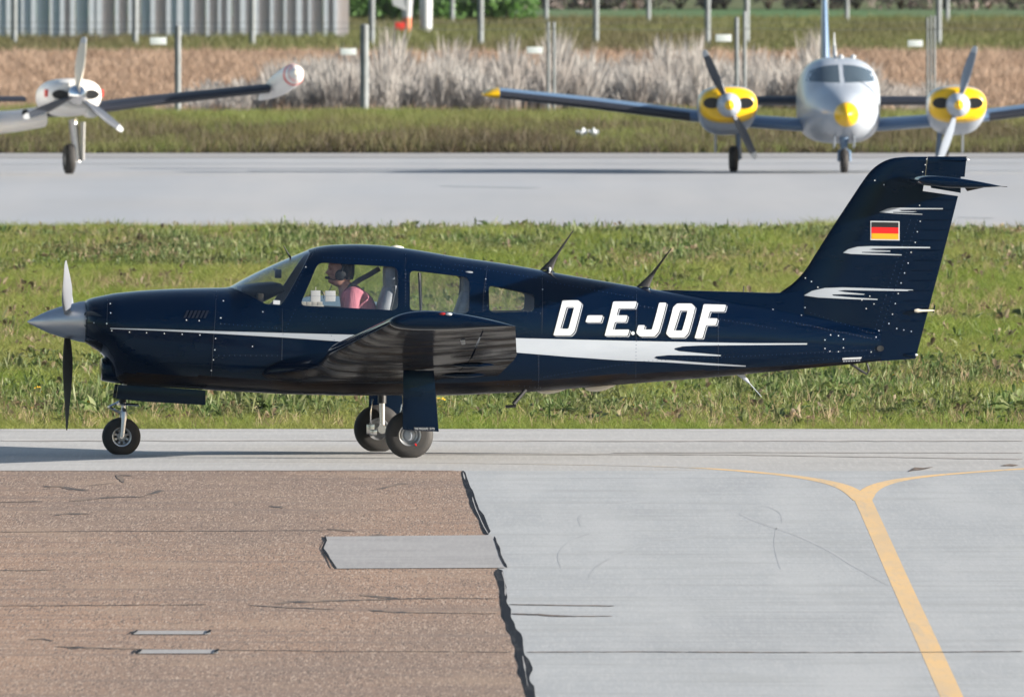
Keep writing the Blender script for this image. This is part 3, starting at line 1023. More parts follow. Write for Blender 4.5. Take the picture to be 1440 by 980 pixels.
# dorsal fillet ahead of the fin
rings = []
for px, py, hw in ((922, 408.5, .004), (935, 408, .012), (960, 408.4, .02), (1000, 409.4, .028), (1040, 410.5, .034), (1080, 411.8, .038), (1100, 411.5, .04), (1130, 405, .04)):
    x, z = L(px, py, 0)
    zb = float(f_zt(x)) - .05
    rr_ = []
    for a in np.linspace(0, np.pi, 13):
        fl = abs(math.cos(a)) ** .7 * (1 if math.cos(a) >= 0 else -1)
        zz = z - .03 * (1 - math.sin(a)) if math.sin(a) > 0.02 else zb
        spread = 1 if math.sin(a) > .02 else 1.9
        rr_.append((x, hw * fl * spread, zz))
    rings.append(rr_)
Geo().loft(rings).build('dorsal_fillet', M['navy'], plane)


def airfoil(n=22, t=.15, m=.025, p=.4, x0=0.0, x1=1.0):
    """closed loop (xc, zc) between chord fractions x0 and x1"""
    def yt(x):
        return 5 * t * (.2969 * math.sqrt(max(x, 0)) - .126 * x - .3516 * x**2 + .2843 * x**3 - .1036 * x**4)

    def yc(x):
        return m / p**2 * (2 * p * x - x * x) if x < p else m / (1 - p)**2 * (1 - 2 * p + 2 * p * x - x * x)
    us = [x0 + (x1 - x0) * ((1 - math.cos(math.pi * k / n)) / 2 if x0 == 0 else k / n) for k in range(n + 1)]
    up = [(u, yc(u) + yt(u)) for u in us]
    lo = [(u, yc(u) - yt(u)) for u in us]
    return up[::-1] + (lo[1:] if x0 == 0 else lo)


def wing_part(stations, s, x0, x1, gap=0.0, n=22, close_tip=False):
    """stations: (|y|, xLE, zLE, chord, zTE - zLE, thickness)"""
    rings = []
    for (y, xle, zle, ch, dz, t) in stations:
        af = airfoil(n, t, x0=x0, x1=x1)
        rings.append([(xle + u * ch, s * y, zle + v * ch + dz * u) for u, v in af])
    return rings


xt_le, zt_le = L(547, 453.5, -5.25)
xt_te, zt_te = L(725, 458.5, -5.25)
xk_te, zk_te = L(727.6, 502, -2.45)
slope = (zt_le - .0 - (zk_te + .045)) / (5.25 - 2.45)
ch_r = 1.60
ch_t = xt_te - xt_le


def wing_at(y):
    t = min(max((y - 2.45) / 2.8, 0), 1)
    te = xk_te + (xt_te - xk_te) * t
    ch = ch_r + (ch_t - ch_r) * t
    zl = zt_le - slope * (5.25 - y)
    glove = .42 * max(0, min(1, (1.25 - y) / .75)) ** 1.6
    return [y, te - ch - glove, zl, ch + glove, -.045 + .012 * t, .155 - .1 * glove * .6]


ys_w = [.3, .5, .6, .7, .8, .9, 1.0, 1.1, 1.25, 1.5, 1.8, 2.1, 2.45, 2.8, 3.3, 3.8, 4.3, 4.8, 5.1, 5.25]
for s in (-1, 1):
    st = [wing_at(y) for y in ys_w]
    tip = []
    for k, (dy, sc) in enumerate(((.03, .97), (.06, .88), (.085, .70), (.098, .45), (.102, .2))):
        b = wing_at(5.25)
        b[0] = 5.25 + dy
        b[5] *= sc
        b[1] += .02 * k * k * .25
        b[3] -= .02 * k * k * .25
        tip.append(b)
    wg = Geo().loft(wing_part(st, s, 0, .745)).build('wing', M['navy'], plane, ang=50)
    Geo().loft(wing_part([wing_at(5.252)] + tip, s, 0, 1.0)).build('wing_tip', M['navy'], wg, ang=60)
    fl = [wing_at(y) for y in (.62, 1.0, 1.6, 2.2, 2.62)]
    Geo().loft(wing_part(fl, s, .752, .997, n=8)).build('flap', M['navy'], wg, ang=50)
    al = [wing_at(y) for y in (2.64, 3.2, 3.9, 4.6, 5.05)]
    Geo().loft(wing_part(al, s, .756, .997, n=8)).build('aileron', M['navy'], wg, ang=50)
    Geo().loft(wing_part([wing_at(y) for y in (5.06, 5.15, 5.252)], s, .748, .997, n=8)).build('trailing_corner', M['navy'], wg, ang=50)
    # flap hinge fairings
    for y in (1.55, 2.5):
        b = wing_at(y)
        x_ = b[1] + .72 * b[3]
        zz = b[2] - .045 * b[3] + b[4] * .72
        Geo().lathe([(-.12, .002), (-.07, .014), (0, .022), (.12, .022), (.22, .01), (.25, .002)], 'x', (x_, s * y, zz - .012), 12).build('hinge_fairing', M['navy'], wg)
    # wing tip lights
    b = wing_at(5.3)
    xl, zl = L(622, 439.5, -5.3)
    Geo().lathe([(-.03, .002), (-.02, .010), (.0, .014), (.02, .010), (.03, .003)], 'x', (xl, s * 5.33, zl - .012), 12).build('position_light', M['red_lens'] if s < 0 else M['clear'], wg)
    Geo().lathe([(-.025, .003), (-.015, .011), (.01, .013), (.025, .008), (.03, .002)], 'x', (xl + .05, s * 5.335, zl - .014), 12).build('strobe_lens', M['white'], wg)
    # landing gear bay rim panel lines under the wing
    if s < 0:
        bb = wing_at(4.3)
        x_, z_ = L(646, 464, -4.3)
        g = Geo()
        g.prism([(x_ - .03, z_ + .03), (x_ + .035, z_ + .03), (x_ + .05, z_ - .12), (x_ + .02, z_ - .125)], -4.3 - .008, -4.3 + .008).build('pitot_mast', M['grey_out'], wg, bevel=.003)
    for ob in [wg] + [c for c in wg.children if c.name.split('.')[0] in ('flap', 'aileron', 'trailing_corner')]:
        ob.data.materials.append(M['under'])
        for p in ob.data.polygons:
            if p.normal.z < -.3:
                p.material_index = 1
# root fairing bulge at the wing leading edge
for s in (-1, 1):
    rings = []
    for px, py, r_ in ((377, 522, .004), (385, 519.5, .03), (400, 515.5, .055), (420, 512.5, .075), (445, 512, .09), (480, 514, .1), (540, 518, .1)):
        x, z = L(px, py, -.56)
        hw = float(f_w(x)) - .02
        rings.append([(x, s * (hw + r_ * 1.3 * math.cos(a) * .9), z + r_ * .62 * math.sin(a)) for a in np.linspace(0, 6.2832, 16, endpoint=False)])
    Geo().loft(rings).build('wing_root_fairing', M['navy'], plane)

# stabilator
xs_, zs_ = L(1291, 253.2, -1.66)
xe_, ze_ = L(1411, 262.5, -1.66)
ch_s, dz_s = xe_ - xs_, ze_ - zs_
rings = []
for y in (-1.70, -1.69, -1.66, -1.2, -.6, 0, .6, 1.2, 1.66, 1.69, 1.70):
    k = 1 if abs(y) < 1.67 else (.75 if abs(y) < 1.695 else .3)
    rings.append([(xs_ + u * ch_s, y, zs_ + v * ch_s + dz_s * u) for u, v in airfoil(16, .125 * k, 0.0)])
stb = Geo().loft(rings).build('stabilator', M['navy'], plane, ang=50)
for s in (-1, 1):
    x_, z_ = L(1357, 266, -.9)
    Geo().prism([(x_, z_ + .01), (x_ + .16, z_ + .012), (x_ + .02, z_ - .018)], s * .9 - .02, s * .9 + .02).build('tab_horn', M['black'], stb)
    Geo().tube([(xe_ - .01, s * 1.5, ze_), (xe_ + .05, s * 1.5, ze_ - .004)], .003, 6).build('static_wick', M['black'], stb)

# fin paint: three swept flashes and the flag
for fx in ([(1236.5, 298.5), (1248, 293.5), (1256, 292), (1290, 292.6), (1326, 293), (1326, 294.4), (1290, 294.6), (1264, 295.4), (1268, 297), (1290, 297.6), (1284, 298.6), (1256, 298.2), (1256, 299.4), (1297, 301), (1297, 302), (1262, 300.8)],
           [(1185.5, 355.5), (1193, 350.5), (1206, 347), (1225, 346.2), (1270, 346.8), (1308, 347.4), (1308, 349.2), (1270, 349.2), (1228, 349.8), (1222, 351), (1232, 352), (1252, 352.6), (1252, 354), (1228, 354.2), (1212, 354.4), (1212, 355.4), (1240, 356.4), (1268, 358), (1268, 359.2), (1230, 358.4), (1196, 357.2)],
           [(1130.5, 415.5), (1142, 409), (1160, 405), (1185, 404.2), (1230, 405.6), (1284, 407.4), (1284, 409.4), (1230, 408.8), (1188, 408), (1178, 409), (1190, 411), (1216, 413.4), (1215, 414.6), (1186, 413.8), (1170, 414.2), (1172, 416), (1200, 418.4), (1234, 420.4), (1234, 421.8), (1195, 420.6), (1150, 418.4)]):
    decal('fin_flash', [fx], M['stripe'], fin_half, .003, w0=-.03)
fq = lambda a, b, c, d: [[(a, b), (c, b + .6), (c, d + .6), (a, d)]]
decal('flag_border', fq(1224, 310.8, 1265, 337.8), M['white'], fin_half, .003, w0=-.03)
decal('flag_band', fq(1225.6, 312.4, 1263.4, 319.6), M['flag_black'], fin_half, .005, w0=-.03)
decal('flag_band', fq(1225.6, 319.6, 1263.4, 328.2), M['flag_red'], fin_half, .005, w0=-.03)
decal('flag_band', fq(1225.6, 328.2, 1263.4, 336.2), M['flag_gold'], fin_half, .005, w0=-.03)


def surf_all(x, z):
    return max(float(hull_y(x, z)) if float(f_zb(x)) < z < float(f_zt(x)) else 0, float(fin_half(x, z)) if float(f_le(z)) < x < float(f_te(z)) and z > .9 else 0, .004)


# rivets and screws
def rivets(name, pts, rad, m):
    g = Geo()
    for (px, py) in pts:
        w = -.4
        for _ in range(5):
            x, z = L(px, py, w)
            w = -surf_all(x, z)
        x, z = L(px, py, w)
        e = .004
        ny = (surf_all(x, z + e) - surf_all(x, z - e)) / (2 * e)
        y = -surf_all(x, z)
        ring = [(x + rad * math.cos(a), y - .0025 + ny * -rad * math.sin(a), z + rad * math.sin(a)) for a in np.linspace(0, 6.2832, 6, endpoint=False)]
        v = ring + [(x, y - .006, z)]
        g.add(v, [(i, (i + 1) % 6, 6) for i in range(6)])
    o = g.build(name, m, plane, fix=False)
    for p in o.data.polygons:
        if p.normal.y > 0:
            p.flip()
    return put(o, kind='stuff')


scr = [(132, 454), (121, 448), (150, 455), (155.5, 440), (155, 427), (157, 465), (182, 467), (206, 468), (231, 469), (256, 470), (281, 471), (310, 447), (303, 476), (302, 492), (300, 506), (297, 521), (262, 450), (280, 451), (314, 423), (310.5, 447), (369.5, 438.5), (355, 487),
       (385, 517), (402, 510), (432, 506.5), (430, 375.5), (683, 392.5), (763, 407), (1081, 418), (1081, 423), (1081, 429), (1087, 435), (1230, 254), (1243, 260), (1303, 224), (1301, 232), (1297.5, 242), (1293, 289), (1294, 311.5), (1290, 326), (1287, 341), (1281, 355), (1277, 370), (1272, 384), (1267, 398),
       (1263, 413), (1259, 427), (1255, 442), (1250, 455), (1261, 462), (1271, 464), (1281.5, 466), (1236, 465), (1232, 474), (1212, 422), (1218, 434), (1229, 427.5), (1223, 416.5), (1160, 478), (1168, 471), (1179, 472), (1186, 477), (1160, 490), (1167, 494), (1179, 494.5), (1186, 489), (1225, 495), (1132.5, 391), (1141, 396), (1150, 404), (1132, 432.5), (1127, 443)]
rivets('screws', scr, .0056, M['rivet'])
riv = []
for (a, b, st_) in (((685, 430), (760, 440), 6), ((700, 540), (760, 545), 7), ((765, 530), (890, 510), 5), ((895, 420), (894, 535), 5), ((1010, 430), (1010, 525), 5), ((570, 380), (570, 430), 5), ((640, 372), (760, 392), 6), ((770, 396), (890, 418), 6), ((900, 430), (1090, 462), 6), ((1100, 450), (1235, 478), 5),
                  ((900, 508), (1230, 492), 6), ((455, 362), (560, 367), 6), ((580, 372), (650, 381), 6), ((430, 372), (412, 412), 5), ((415, 436), (398, 470), 5), ((397, 480), (396, 515), 5), ((310, 455), (395, 462), 6), ((300, 500), (390, 500), 7), ((430, 445), (560, 450), 7), ((450, 450), (470, 478), 6),
                  ((757, 500), (757, 545), 5), ((1237, 470), (1290, 310), 6), ((1229, 468), (1280, 310), 6), ((1140, 440), (1225, 468), 6), ((1100, 510), (1230, 500), 7), ((685, 372), (680, 436), 5), ((620, 372), (625, 352), 6)):
    n_ = int(math.hypot(b[0] - a[0], b[1] - a[1]) / st_)
    riv += [(a[0] + (b[0] - a[0]) * k / n_, a[1] + (b[1] - a[1]) * k / n_) for k in range(n_ + 1)]
rivets('rivets', riv, .0042, M['rivet_dim'])
# tail access panel, placards
decal('access_panel', [round_poly([(1158, 470), (1187, 471), (1187, 495), (1158, 495)], 3)], M['navy'], hull_y, .002)
decal('placard', [[(1185, 503.2), (1212, 502), (1210.5, 504.8), (1184.5, 506)]], M['white'], hull_y, .004)
for k in range(7):
    decal('placard_line', [[(1185.5 + k * 3.6, 507.2 - k * .16), (1188 + k * 3.6, 507.1 - k * .16), (1188 + k * 3.6, 508.8 - k * .16), (1185.5 + k * 3.6, 508.9 - k * .16)]], M['grey_out'], hull_y, .004)
decal('drain_cap', [[(1238 + 5 * math.cos(a), 490 + 4 * math.sin(a)) for a in np.linspace(0, 6.28, 12, endpoint=False)]], M['black'], lambda x, z: max(float(fin_half(x, z)), float(hull_y(x, z))), .012, w0=-.05)
decal('window_placard', [[(384.5, 422), (394, 422.6), (393.5, 428.4), (384, 427.8)]], M['white'], hull_y, .004)

# ---- spinner, propeller
xc, zc_ = L(117, 452.4, 0)
xt, _ = L(38, 453.5, 0)
pr = [(xt, .001), (xt + .012, .011), (xt + .06, .036), (xt + .12, .066), (xt + .18, .093), (xt + .25, .118), (xt + .33, .142), (xt + .4, .158), (xc - .03, .171), (xc, .1735), (xc + .002, .16)]
Geo().lathe(pr, 'x', (0, 0, zc_), 64).build('spinner', M['alu'], plane, ang=60)
Geo().lathe([(xc - .004, .15), (xc - .002, .176), (xc + .012, .176), (xc + .014, .15)], 'x', (0, 0, zc_), 48).build('spinner_backplate', M['alu'], plane, ang=30)
x_h, _ = L(94, 452, 0)


def blade_mesh(r0, r1, ch0, pitch0, pitch1, rake=0.0, t0=0, t1=1):
    """blade along local +z, chord in y turned by pitch"""
    rings = []
    for t in np.linspace(t0, t1, 22):
        r = r0 + (r1 - r0) * t
        ch = ch0 * (0.42 + .58 * math.sin(min(t / .42, 1) * math.pi / 2)) * (1 - .55 * max(0, (t - .42) / .58) ** 1.6)
        if t > .95:
            ch *= math.sqrt(max(0.05, 1 - ((t - .95) / .05) ** 2 * .8))
        th = (.34 if t < .1 else .34 - .24 * min(1, (t - .1) / .5)) * ch
        th = max(th, .006)
        p = pitch0 + (pitch1 - pitch0) * t
        ring = []
        for u, v in airfoil(8, 1.0, 0):
            y, x = (u - .4) * ch, v * th
            ring.append((x * math.cos(p) + y * math.sin(p) + rake * t, y * math.cos(p) - x * math.sin(p), r))
        rings.append(ring)
    return Geo().loft(rings)


def blade_mat():
    m, n, l, b = new_mat('propeller_blade')
    tc = n.new('ShaderNodeTexCoord')
    sp = n.new('ShaderNodeSeparateXYZ')
    nm = n.new('ShaderNodeNewGeometry')
    l.new(tc.outputs['Normal'], sp.inputs[0])
    st = n.new('ShaderNodeMath')
    st.operation = 'GREATER_THAN'
    st.inputs[1].default_value = 0.0
    l.new(sp.outputs[0], st.inputs[0])
    l.new(mixcol(n, l, st.outputs[0], (.5, .52, .55), (.012, .012, .014)), b.inputs['Base Color'])
    b.inputs['Roughness'].default_value = .38
    return m


M['blade'] = blade_mat()
prop = empty('propeller', (x_h, 0, zc_))
prop.parent = plane
prop.rotation_euler = (0, 0, R(-5.4))           # thrust line offset: the disc is seen edge-on
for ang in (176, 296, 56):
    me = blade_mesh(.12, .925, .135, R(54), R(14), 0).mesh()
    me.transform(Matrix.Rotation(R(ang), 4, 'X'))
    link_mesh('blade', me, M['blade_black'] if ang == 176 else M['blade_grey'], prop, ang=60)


def wheel(c, r, wdt, parent, rim_m, rr=.5, spokes=0, name='wheel', flat=.012, mt=None):
    g = Geo()
    prof = []
    ri = r * rr
    for k in range(17):
        a = math.pi * k / 16
        e = .75
        cx = -math.copysign(abs(math.cos(a)) ** e, math.cos(a)) * wdt / 2
        rad = ri + (r - ri) * math.sin(a) ** .62
        prof.append((cx, rad))
    g.lathe(prof, 'y', c, 40, caps=False)
    g.v = [(x, y, max(z, c[2] - r + flat)) for x, y, z in g.v]
    w = g.build(name, mt or M['rubber'], parent, ang=60)
    h = wdt * .40
    g = Geo().lathe([(-h * .2, .001), (-h * .25, ri * .35), (-h * .55, ri * .55), (-h * .6, ri * .72), (-h, ri * .9), (-h * 1.05, ri * 1.03), (-h * .8, ri * 1.05), (h * .8, ri * 1.05), (h * 1.05, ri * 1.03), (h, ri * .9), (h * .6, ri * .72), (h * .55, ri * .55), (h * .25, ri * .35), (h * .2, .001)], 'y', c, 32)
    g.build('rim', rim_m, w, ang=35)
    for k in range(spokes):
        a = 6.2832 * k / spokes
        for s in (-1, 1):
            gg = Geo().lathe([(-.004, .001), (-.004, ri * .16), (.004, ri * .16), (.004, .001)], 'y', (c[0] + ri * .62 * math.cos(a), c[1] + s * (h * .62 + .004), c[2] + ri * .62 * math.sin(a)), 10)
            gg.build('rim_hole_shade', M['black'], w)  # black disc on the rim paints in the dark of a hole
    Geo().lathe([(-h * .9, .001), (-h * .9, ri * .2), (-h * .5, ri * .28), (h * .5, ri * .28), (h * .9, ri * .2), (h * .9, .001)], 'y', c, 16).build('hub', M['chrome'], w, ang=30)
    return w


# nose gear
xn, zn = L(170.5, 613.5, 0)
rn = .165
zn = rn - .004
wheel((xn, 0, zn), rn, .13, plane, M['alu'], .50, 8, 'nose_wheel')
g = Geo()
xs2, zs2 = L(173.5, 578, 0)
g.tube([(xs2 + .01, 0, zs2 + .28), (xs2, 0, zs2 + .02)], .021, 12)
for s in (-1, 1):
    g.tube([(xs2, s * .02, zs2 + .01), (xs2 + .002, s * .09, zs2 - .02), (xs2 - .004, s * .1, zs2 - .08), (xn, s * .098, zn)], [.022, .026, .022, .019], 10)
g.build('nose_fork', M['alu'], plane)
g = Geo()
a1, a2, a3 = L(168, 564.5, 0), L(152.5, 572, 0), L(169, 580, 0)
g.tube([(a1[0], 0, a1[1]), (a2[0], 0, a2[1])], .009, 8)
g.tube([(a2[0], 0, a2[1]), (a3[0], 0, a3[1])], .011, 8)
g.tube([(a2[0], -.03, a2[1]), (a2[0], .03, a2[1])], .008, 8)
g.build('torque_link', M['chrome'], plane)
g = Geo()
b1, b2 = L(167, 568, -.07), L(195, 569.5, -.07)
g.tube([(b1[0], -.07, b1[1]), (b2[0], -.07, b2[1])], .011, 8)
g.tube([(b1[0], .07, b1[1]), (b2[0], .07, b2[1])], .011, 8)
g.tube([(b1[0], -.08, b1[1]), (b1[0], .08, b1[1])], .012, 8)
g.build('steering_arm', M['chrome'], plane)
g = Geo()
b1, b2 = L(172, 546, 0), L(172.5, 566, 0)
g.tube([(b1[0], 0, b1[1]), (b2[0], 0, b2[1])], .033, 12).build('nose_leg', M['black'], plane)
for s in (-1, 1):
    pl = [L(px, py, -.19) for px, py in ((166, 541), (289, 549), (289, 569.5), (200, 564.5), (163, 560.5))]
    Geo().prism(pl, s * .19 - .007, s * .19 + .007).build('nose_gear_door', M['navy'], plane, bevel=.003)
# cowling chin scoop
rings = []
for px, cy_, hh, hw in ((142.5, 519.5, 13, .13), (143.5, 519.5, 15.5, .15), (147, 519.5, 16.5, .165), (155, 521, 16.5, .18), (175, 525, 15.5, .19), (215, 530, 14, .19), (260, 535, 10, .15)):
    x, z = L(px, cy_, -.1)
    rings.append([(x, -.0 + hw * math.copysign(abs(math.cos(a)) ** .75, math.cos(a)), z + hh / 165 * math.copysign(abs(math.sin(a)) ** .75, math.sin(a))) for a in np.linspace(0, 6.2832, 28, endpoint=False)])
Geo().loft(rings).build('air_scoop', M['navy'], plane)
x, z = L(142, 519.5, 0)
Geo().lathe([(0, .001), (-.003, .085), (.004, .09)], 'x', (x, 0, z), 20).build('scoop_shade_disc', M['black'], plane)  # black disc stands in for the shade inside the scoop
for s in (-1, 1):                                         # cheek inlets beside the spinner
    x, z = L(121, 449, 0)
    rings = []
    for dx, k in ((-.024, .82), (-.03, .92), (-.024, 1.0), (.02, 1.06)):
        rings.append([(x + dx + .07 * (abs(.225 + .085 * k * math.cos(a)) - .14), s * (.225 + .085 * k * math.cos(a)), z + .07 * k * math.sin(a)) for a in np.linspace(0, 6.2832, 24, endpoint=False)])
    Geo().loft(rings, caps=False).build('inlet_lip', M['navy'], plane)
    rings = [[(x - .02 + .07 * (abs(.225 + .072 * k * math.cos(a)) - .14), s * (.225 + .072 * k * math.cos(a)), z + .058 * k * math.sin(a)) for a in np.linspace(0, 6.2832, 24, endpoint=False)] for k in (1, .02)]
    Geo().loft(rings, caps=False).build('inlet_shade_disc', M['black'], plane)  # closed black face, the inlet's inner shade put into its colour

# main gear
rm = .205
xm = (L(579, 608, -1.6)[0] + L(527.5, 606, 1.6)[0]) / 2
for s in (-1, 1):
    zc2 = rm - .006
    wheel((xm, s * 1.6, zc2), rm, .165, plane, M['alu'], .46, 0, 'main_wheel')
    # wheel cover on the outer side
    g = Geo().lathe([(.004 * s, .001), (.0, .04), (-.006 * s, .05), (-.022 * s, .054), (-.03 * s, .056)], 'y', (xm, s * (1.6 + .058), zc2), 28)
    g.build('wheel_cover', M['silver'], plane, ang=30)
    zw = float(wing_at(1.62)[2]) - .05
    xi = xm + .028
    g = Geo()
    ya = s * (1.6 - .115)
    g.tube([(xi, ya, zw + .05), (xi, ya, zc2 + .22)], .037, 14)
    g.build('oleo_housing', M['black'], plane)
    g = Geo()
    g.tube([(xi, ya, zc2 + .22), (xi, ya, zc2 + .02)], .026, 14)
    g.lathe([(-.03, .001), (-.03, .04), (.03, .04), (.03, .001)], 'y', (xi, ya, zc2), 16)
    g.tube([(xi, ya, zc2), (xm, s * 1.6, zc2)], .018, 8)
    g.build('oleo_strut', M['chrome'], plane, ang=30)
    g = Geo()
    g.box((xi - .1, ya + s * .015, zc2 + .0), (.07, .05, .09))
    g.box((xi - .075, ya - s * .01, zc2 - .03), (.06, .04, .05))
    g.tube([(xi - .1, ya - s * .01, zc2 + .04), (xi - .1, ya - s * .01, zc2 + .14), (xi - .08, ya, zc2 + .26)], .006, 8)
    g.build('brake_caliper', M['chrome'], plane, bevel=.006)
    g = Geo()
    g.tube([(xi + .02, ya, zw - .12), (xi + .26, ya, zw + .02)], .014, 8)
    g.tube([(xi, ya, zw - .2), (xi, ya - s * .55, zw + .02)], .016, 8)
    g.build('side_brace', M['alu'], plane)
    # strut door outboard of the wheel
    yd = s * 1.735
    dp = [L(px, py, -1.735) for px, py in ((567, 521), (610, 521), (614.5, 575), (617, 607), (592, 605.6), (566, 604))]
    door = Geo().prism(dp, yd - .006, yd + .006).build('gear_door', M['navy'], plane, bevel=.003)
    if s < 0:
        cu = bpy.data.curves.new('placard', 'FONT')
        cu.body = 'TIRE PRESSURE  30 PSI'
        cu.size = .021
        to = bpy.data.objects.new('tmp_text', cu)
        COL.objects.link(to)
        me = bpy.data.meshes.new_from_object(to.evaluated_get(bpy.context.evaluated_depsgraph_get()))
        bpy.data.objects.remove(to)
        xx, zz = L(582.5, 604.2, yd)
        me.transform(Matrix.Translation((xx, yd - .009, zz)) @ Matrix.Rotation(R(90), 4, 'X') @ Matrix.Scale(.86, 4, (1, 0, 0)) @ Matrix.Scale(1.25, 4, (0, 1, 0)))
        link_mesh('placard_text', me, M['white'], door, smooth=False)
        decal('tyre_mark', [[(583, 623), (585.5, 624), (586.5, 627), (584, 626.4)]], M['flag_red'], lambda x, z: 1.6 + .083, .002, w0=-1.68)

# step, belly blisters, antennas, small fittings
g = Geo()
p1, p2, p3 = L(739, 548, -.38), L(722, 568, -.42), L(711, 572, -.42)
g.tube([(p1[0], -.38, p1[1]), (p2[0], -.42, p2[1])], .018, 10)
g.tube([(p2[0] + .02, -.42, p2[1] - .015), (p3[0], -.42, p3[1])], [.014, .012], 8, flat=2.5)
g.build('boarding_step', M['black'], plane)
for (a, b, yt_, yb_) in ((756, 803, 548, 556.6), (823, 870, 542, 553.5)):
    xa, xb = px_x(a), px_x(b)
    za = L(a, yb_, 0)[1]
    rings = []
    for t in np.linspace(0, 1, 12):
        k = max(.04, math.sin(math.pi * min(1, t * .9 + .1))) ** .5
        x = xa + (xb - xa) * t
        zt_ = float(f_zb(x)) + .03
        zbm = za + (.045 * t)
        zbm = zt_ - (zt_ - zbm) * k
        rings.append([(x, .07 * k * math.copysign(abs(math.cos(q)) ** .8, math.cos(q)), (zt_ + zbm) / 2 + (zt_ - zbm) / 2 * math.copysign(abs(math.sin(q)) ** .6, math.sin(q))) for q in np.linspace(0, 6.2832, 16, endpoint=False)])
    Geo().loft(rings).build('belly_fairing', M['cream'], plane)
for (bx, by, tx, ty, wb) in ((768, 380, 806, 324.5, .085), (904, 403.5, 944, 349.5, .085)):
    rings = []
    for t in np.linspace(0, 1, 12):
        x, z = L(bx + (tx - bx) * t, by + (ty - by) * t, 0)
        c_ = .005 + wb * .42 * max(0, 1 - t * 2.2) ** 1.5 + .017 * (1 - t)
        rings.append([(x + c_ * math.cos(a), .3 * c_ * math.sin(a), z - .012 * (1 - t) * 0) for a in np.linspace(0, 6.2832, 12, endpoint=False)])
    o = Geo().loft(rings).build('blade_antenna', M['black'], plane)
    x, z = L(bx + 4, by + 2.5, 0)
    Geo().lathe([(-.03, .055), (.0, .05), (.012, .035), (.016, .001)], 'z', (x, 0, z), 16).build('antenna_base', M['navy'], o)
x, z = L(773, 379, -.03)
Geo().lathe([(-.015, .012), (.012, .012), (.02, .004)], 'z', (x, -.03, z), 8).build('antenna_screw', M['rivet'], plane)
x, z = L(558, 349.5, 0)
rings = []
for t, k in ((0, 0.05), (.05, .5), (.2, .85), (.5, 1), (.8, .75), (.95, .4), (1, .05)):
    rings.append([(x - .065 + .13 * t, .05 * k * math.cos(a), z - .006 + (.03 * k + .004) * math.sin(a)) for a in np.linspace(0, 6.2832, 16, endpoint=False)])
Geo().loft(rings).build('satellite_antenna', M['cream'], plane)
p1, p2 = L(409, 361.5, 0), L(398.5, 345.5, 0)
Geo().tube([(p1[0], 0, p1[1] - .01), (p2[0], 0, p2[1])], [.009, .004], 8).build('temperature_probe', M['black'], plane)
p1, p2 = L(1045, 411, 0), L(1046, 402, 0)
Geo().tube([(p1[0], 0, p1[1] - .02), (p2[0], 0, p2[1])], .005, 8).build('fin_stub_antenna', M['black'], plane)
g = Geo()
p0, p1, p2 = L(1040, 524, 0), L(1053, 538, 0), L(1071, 558, 0)
g.tube([(p0[0], 0, p0[1]), (p1[0], 0, p1[1])], [.03, .009], 8, flat=.4)
g.tube([(p1[0], 0, p1[1]), (p2[0], 0, p2[1])], [.005, .0025], 8)
g.build('whip_antenna', M['silver'], plane)
g = Geo()
pts = [L(px, py, 0) for px, py in ((1196, 511), (1212, 522), (1219, 526), (1222, 521), (1219, 510))]
g.tube([(p[0], 0, p[1]) for p in pts], [.012, .012, .009, .009, .009], 8)
g.build('tail_tie_down', M['black'], plane)
p1, p2 = L(1286, 437, -.03), L(1314, 436.6, -.03)
g = Geo()
g.tube([(p1[0], -.035, p1[1]), (p1[0] + .03, -.036, p1[1]), (p1[0] + .06, -.035, p1[1]), (p2[0], -.03, p2[1])], [.012, .018, .01, .007], 8)
g.build('trim_pushrod', M['cream'], plane)
Geo().tube([(p2[0] - .01, -.03, p2[1] - .02), (p2[0] + .005, -.03, p2[1] + .045)], .006, 6).build('trim_horn', M['navy'], plane)

# ---- cabin interior
def soft_box(c, s, m, name, bev=.03, rot=None, parent=None):
    return Geo().box(c, s, rot=rot).build(name, m, parent or plane, bevel=bev)


def seat(px, y, py_top=374, w=.42, lean=.16):
    xa, za = L(px, 437, y)
    zt_ = L(px, py_top, y)[1]
    hgt = zt_ - (za - .35)
    base = empty('seat', (xa, y, za - .35))
    base.parent = plane
    rings = []
    for t in np.linspace(0, 1, 9):
        k = 1 - .18 * t - (.25 * max(0, (t - .8) / .2) ** 2)
        th = .085 * (1 - .35 * t)
        rings.append([(lean * t + th * math.copysign(abs(math.sin(a)) ** .7, math.sin(a)), w / 2 * k * math.copysign(abs(math.cos(a)) ** .5, math.cos(a)), hgt * .82 * t) for a in np.linspace(0, 6.2832, 20, endpoint=False)])
    Geo().loft(rings).build('seat_back', M['seat'], base)
    soft_box((lean * .95, 0, hgt * .93), (.09, .27, .19), M['seat'], 'headrest', .035, parent=base)
    soft_box((-.24, 0, .02), (.5, w, .13), M['seat'], 'seat_cushion', .04, parent=base)
    return base


seat(522, -.27, 381)
seat(522, .27, 381)
seat(632, -.27, 389)
seat(632, .27, 389)
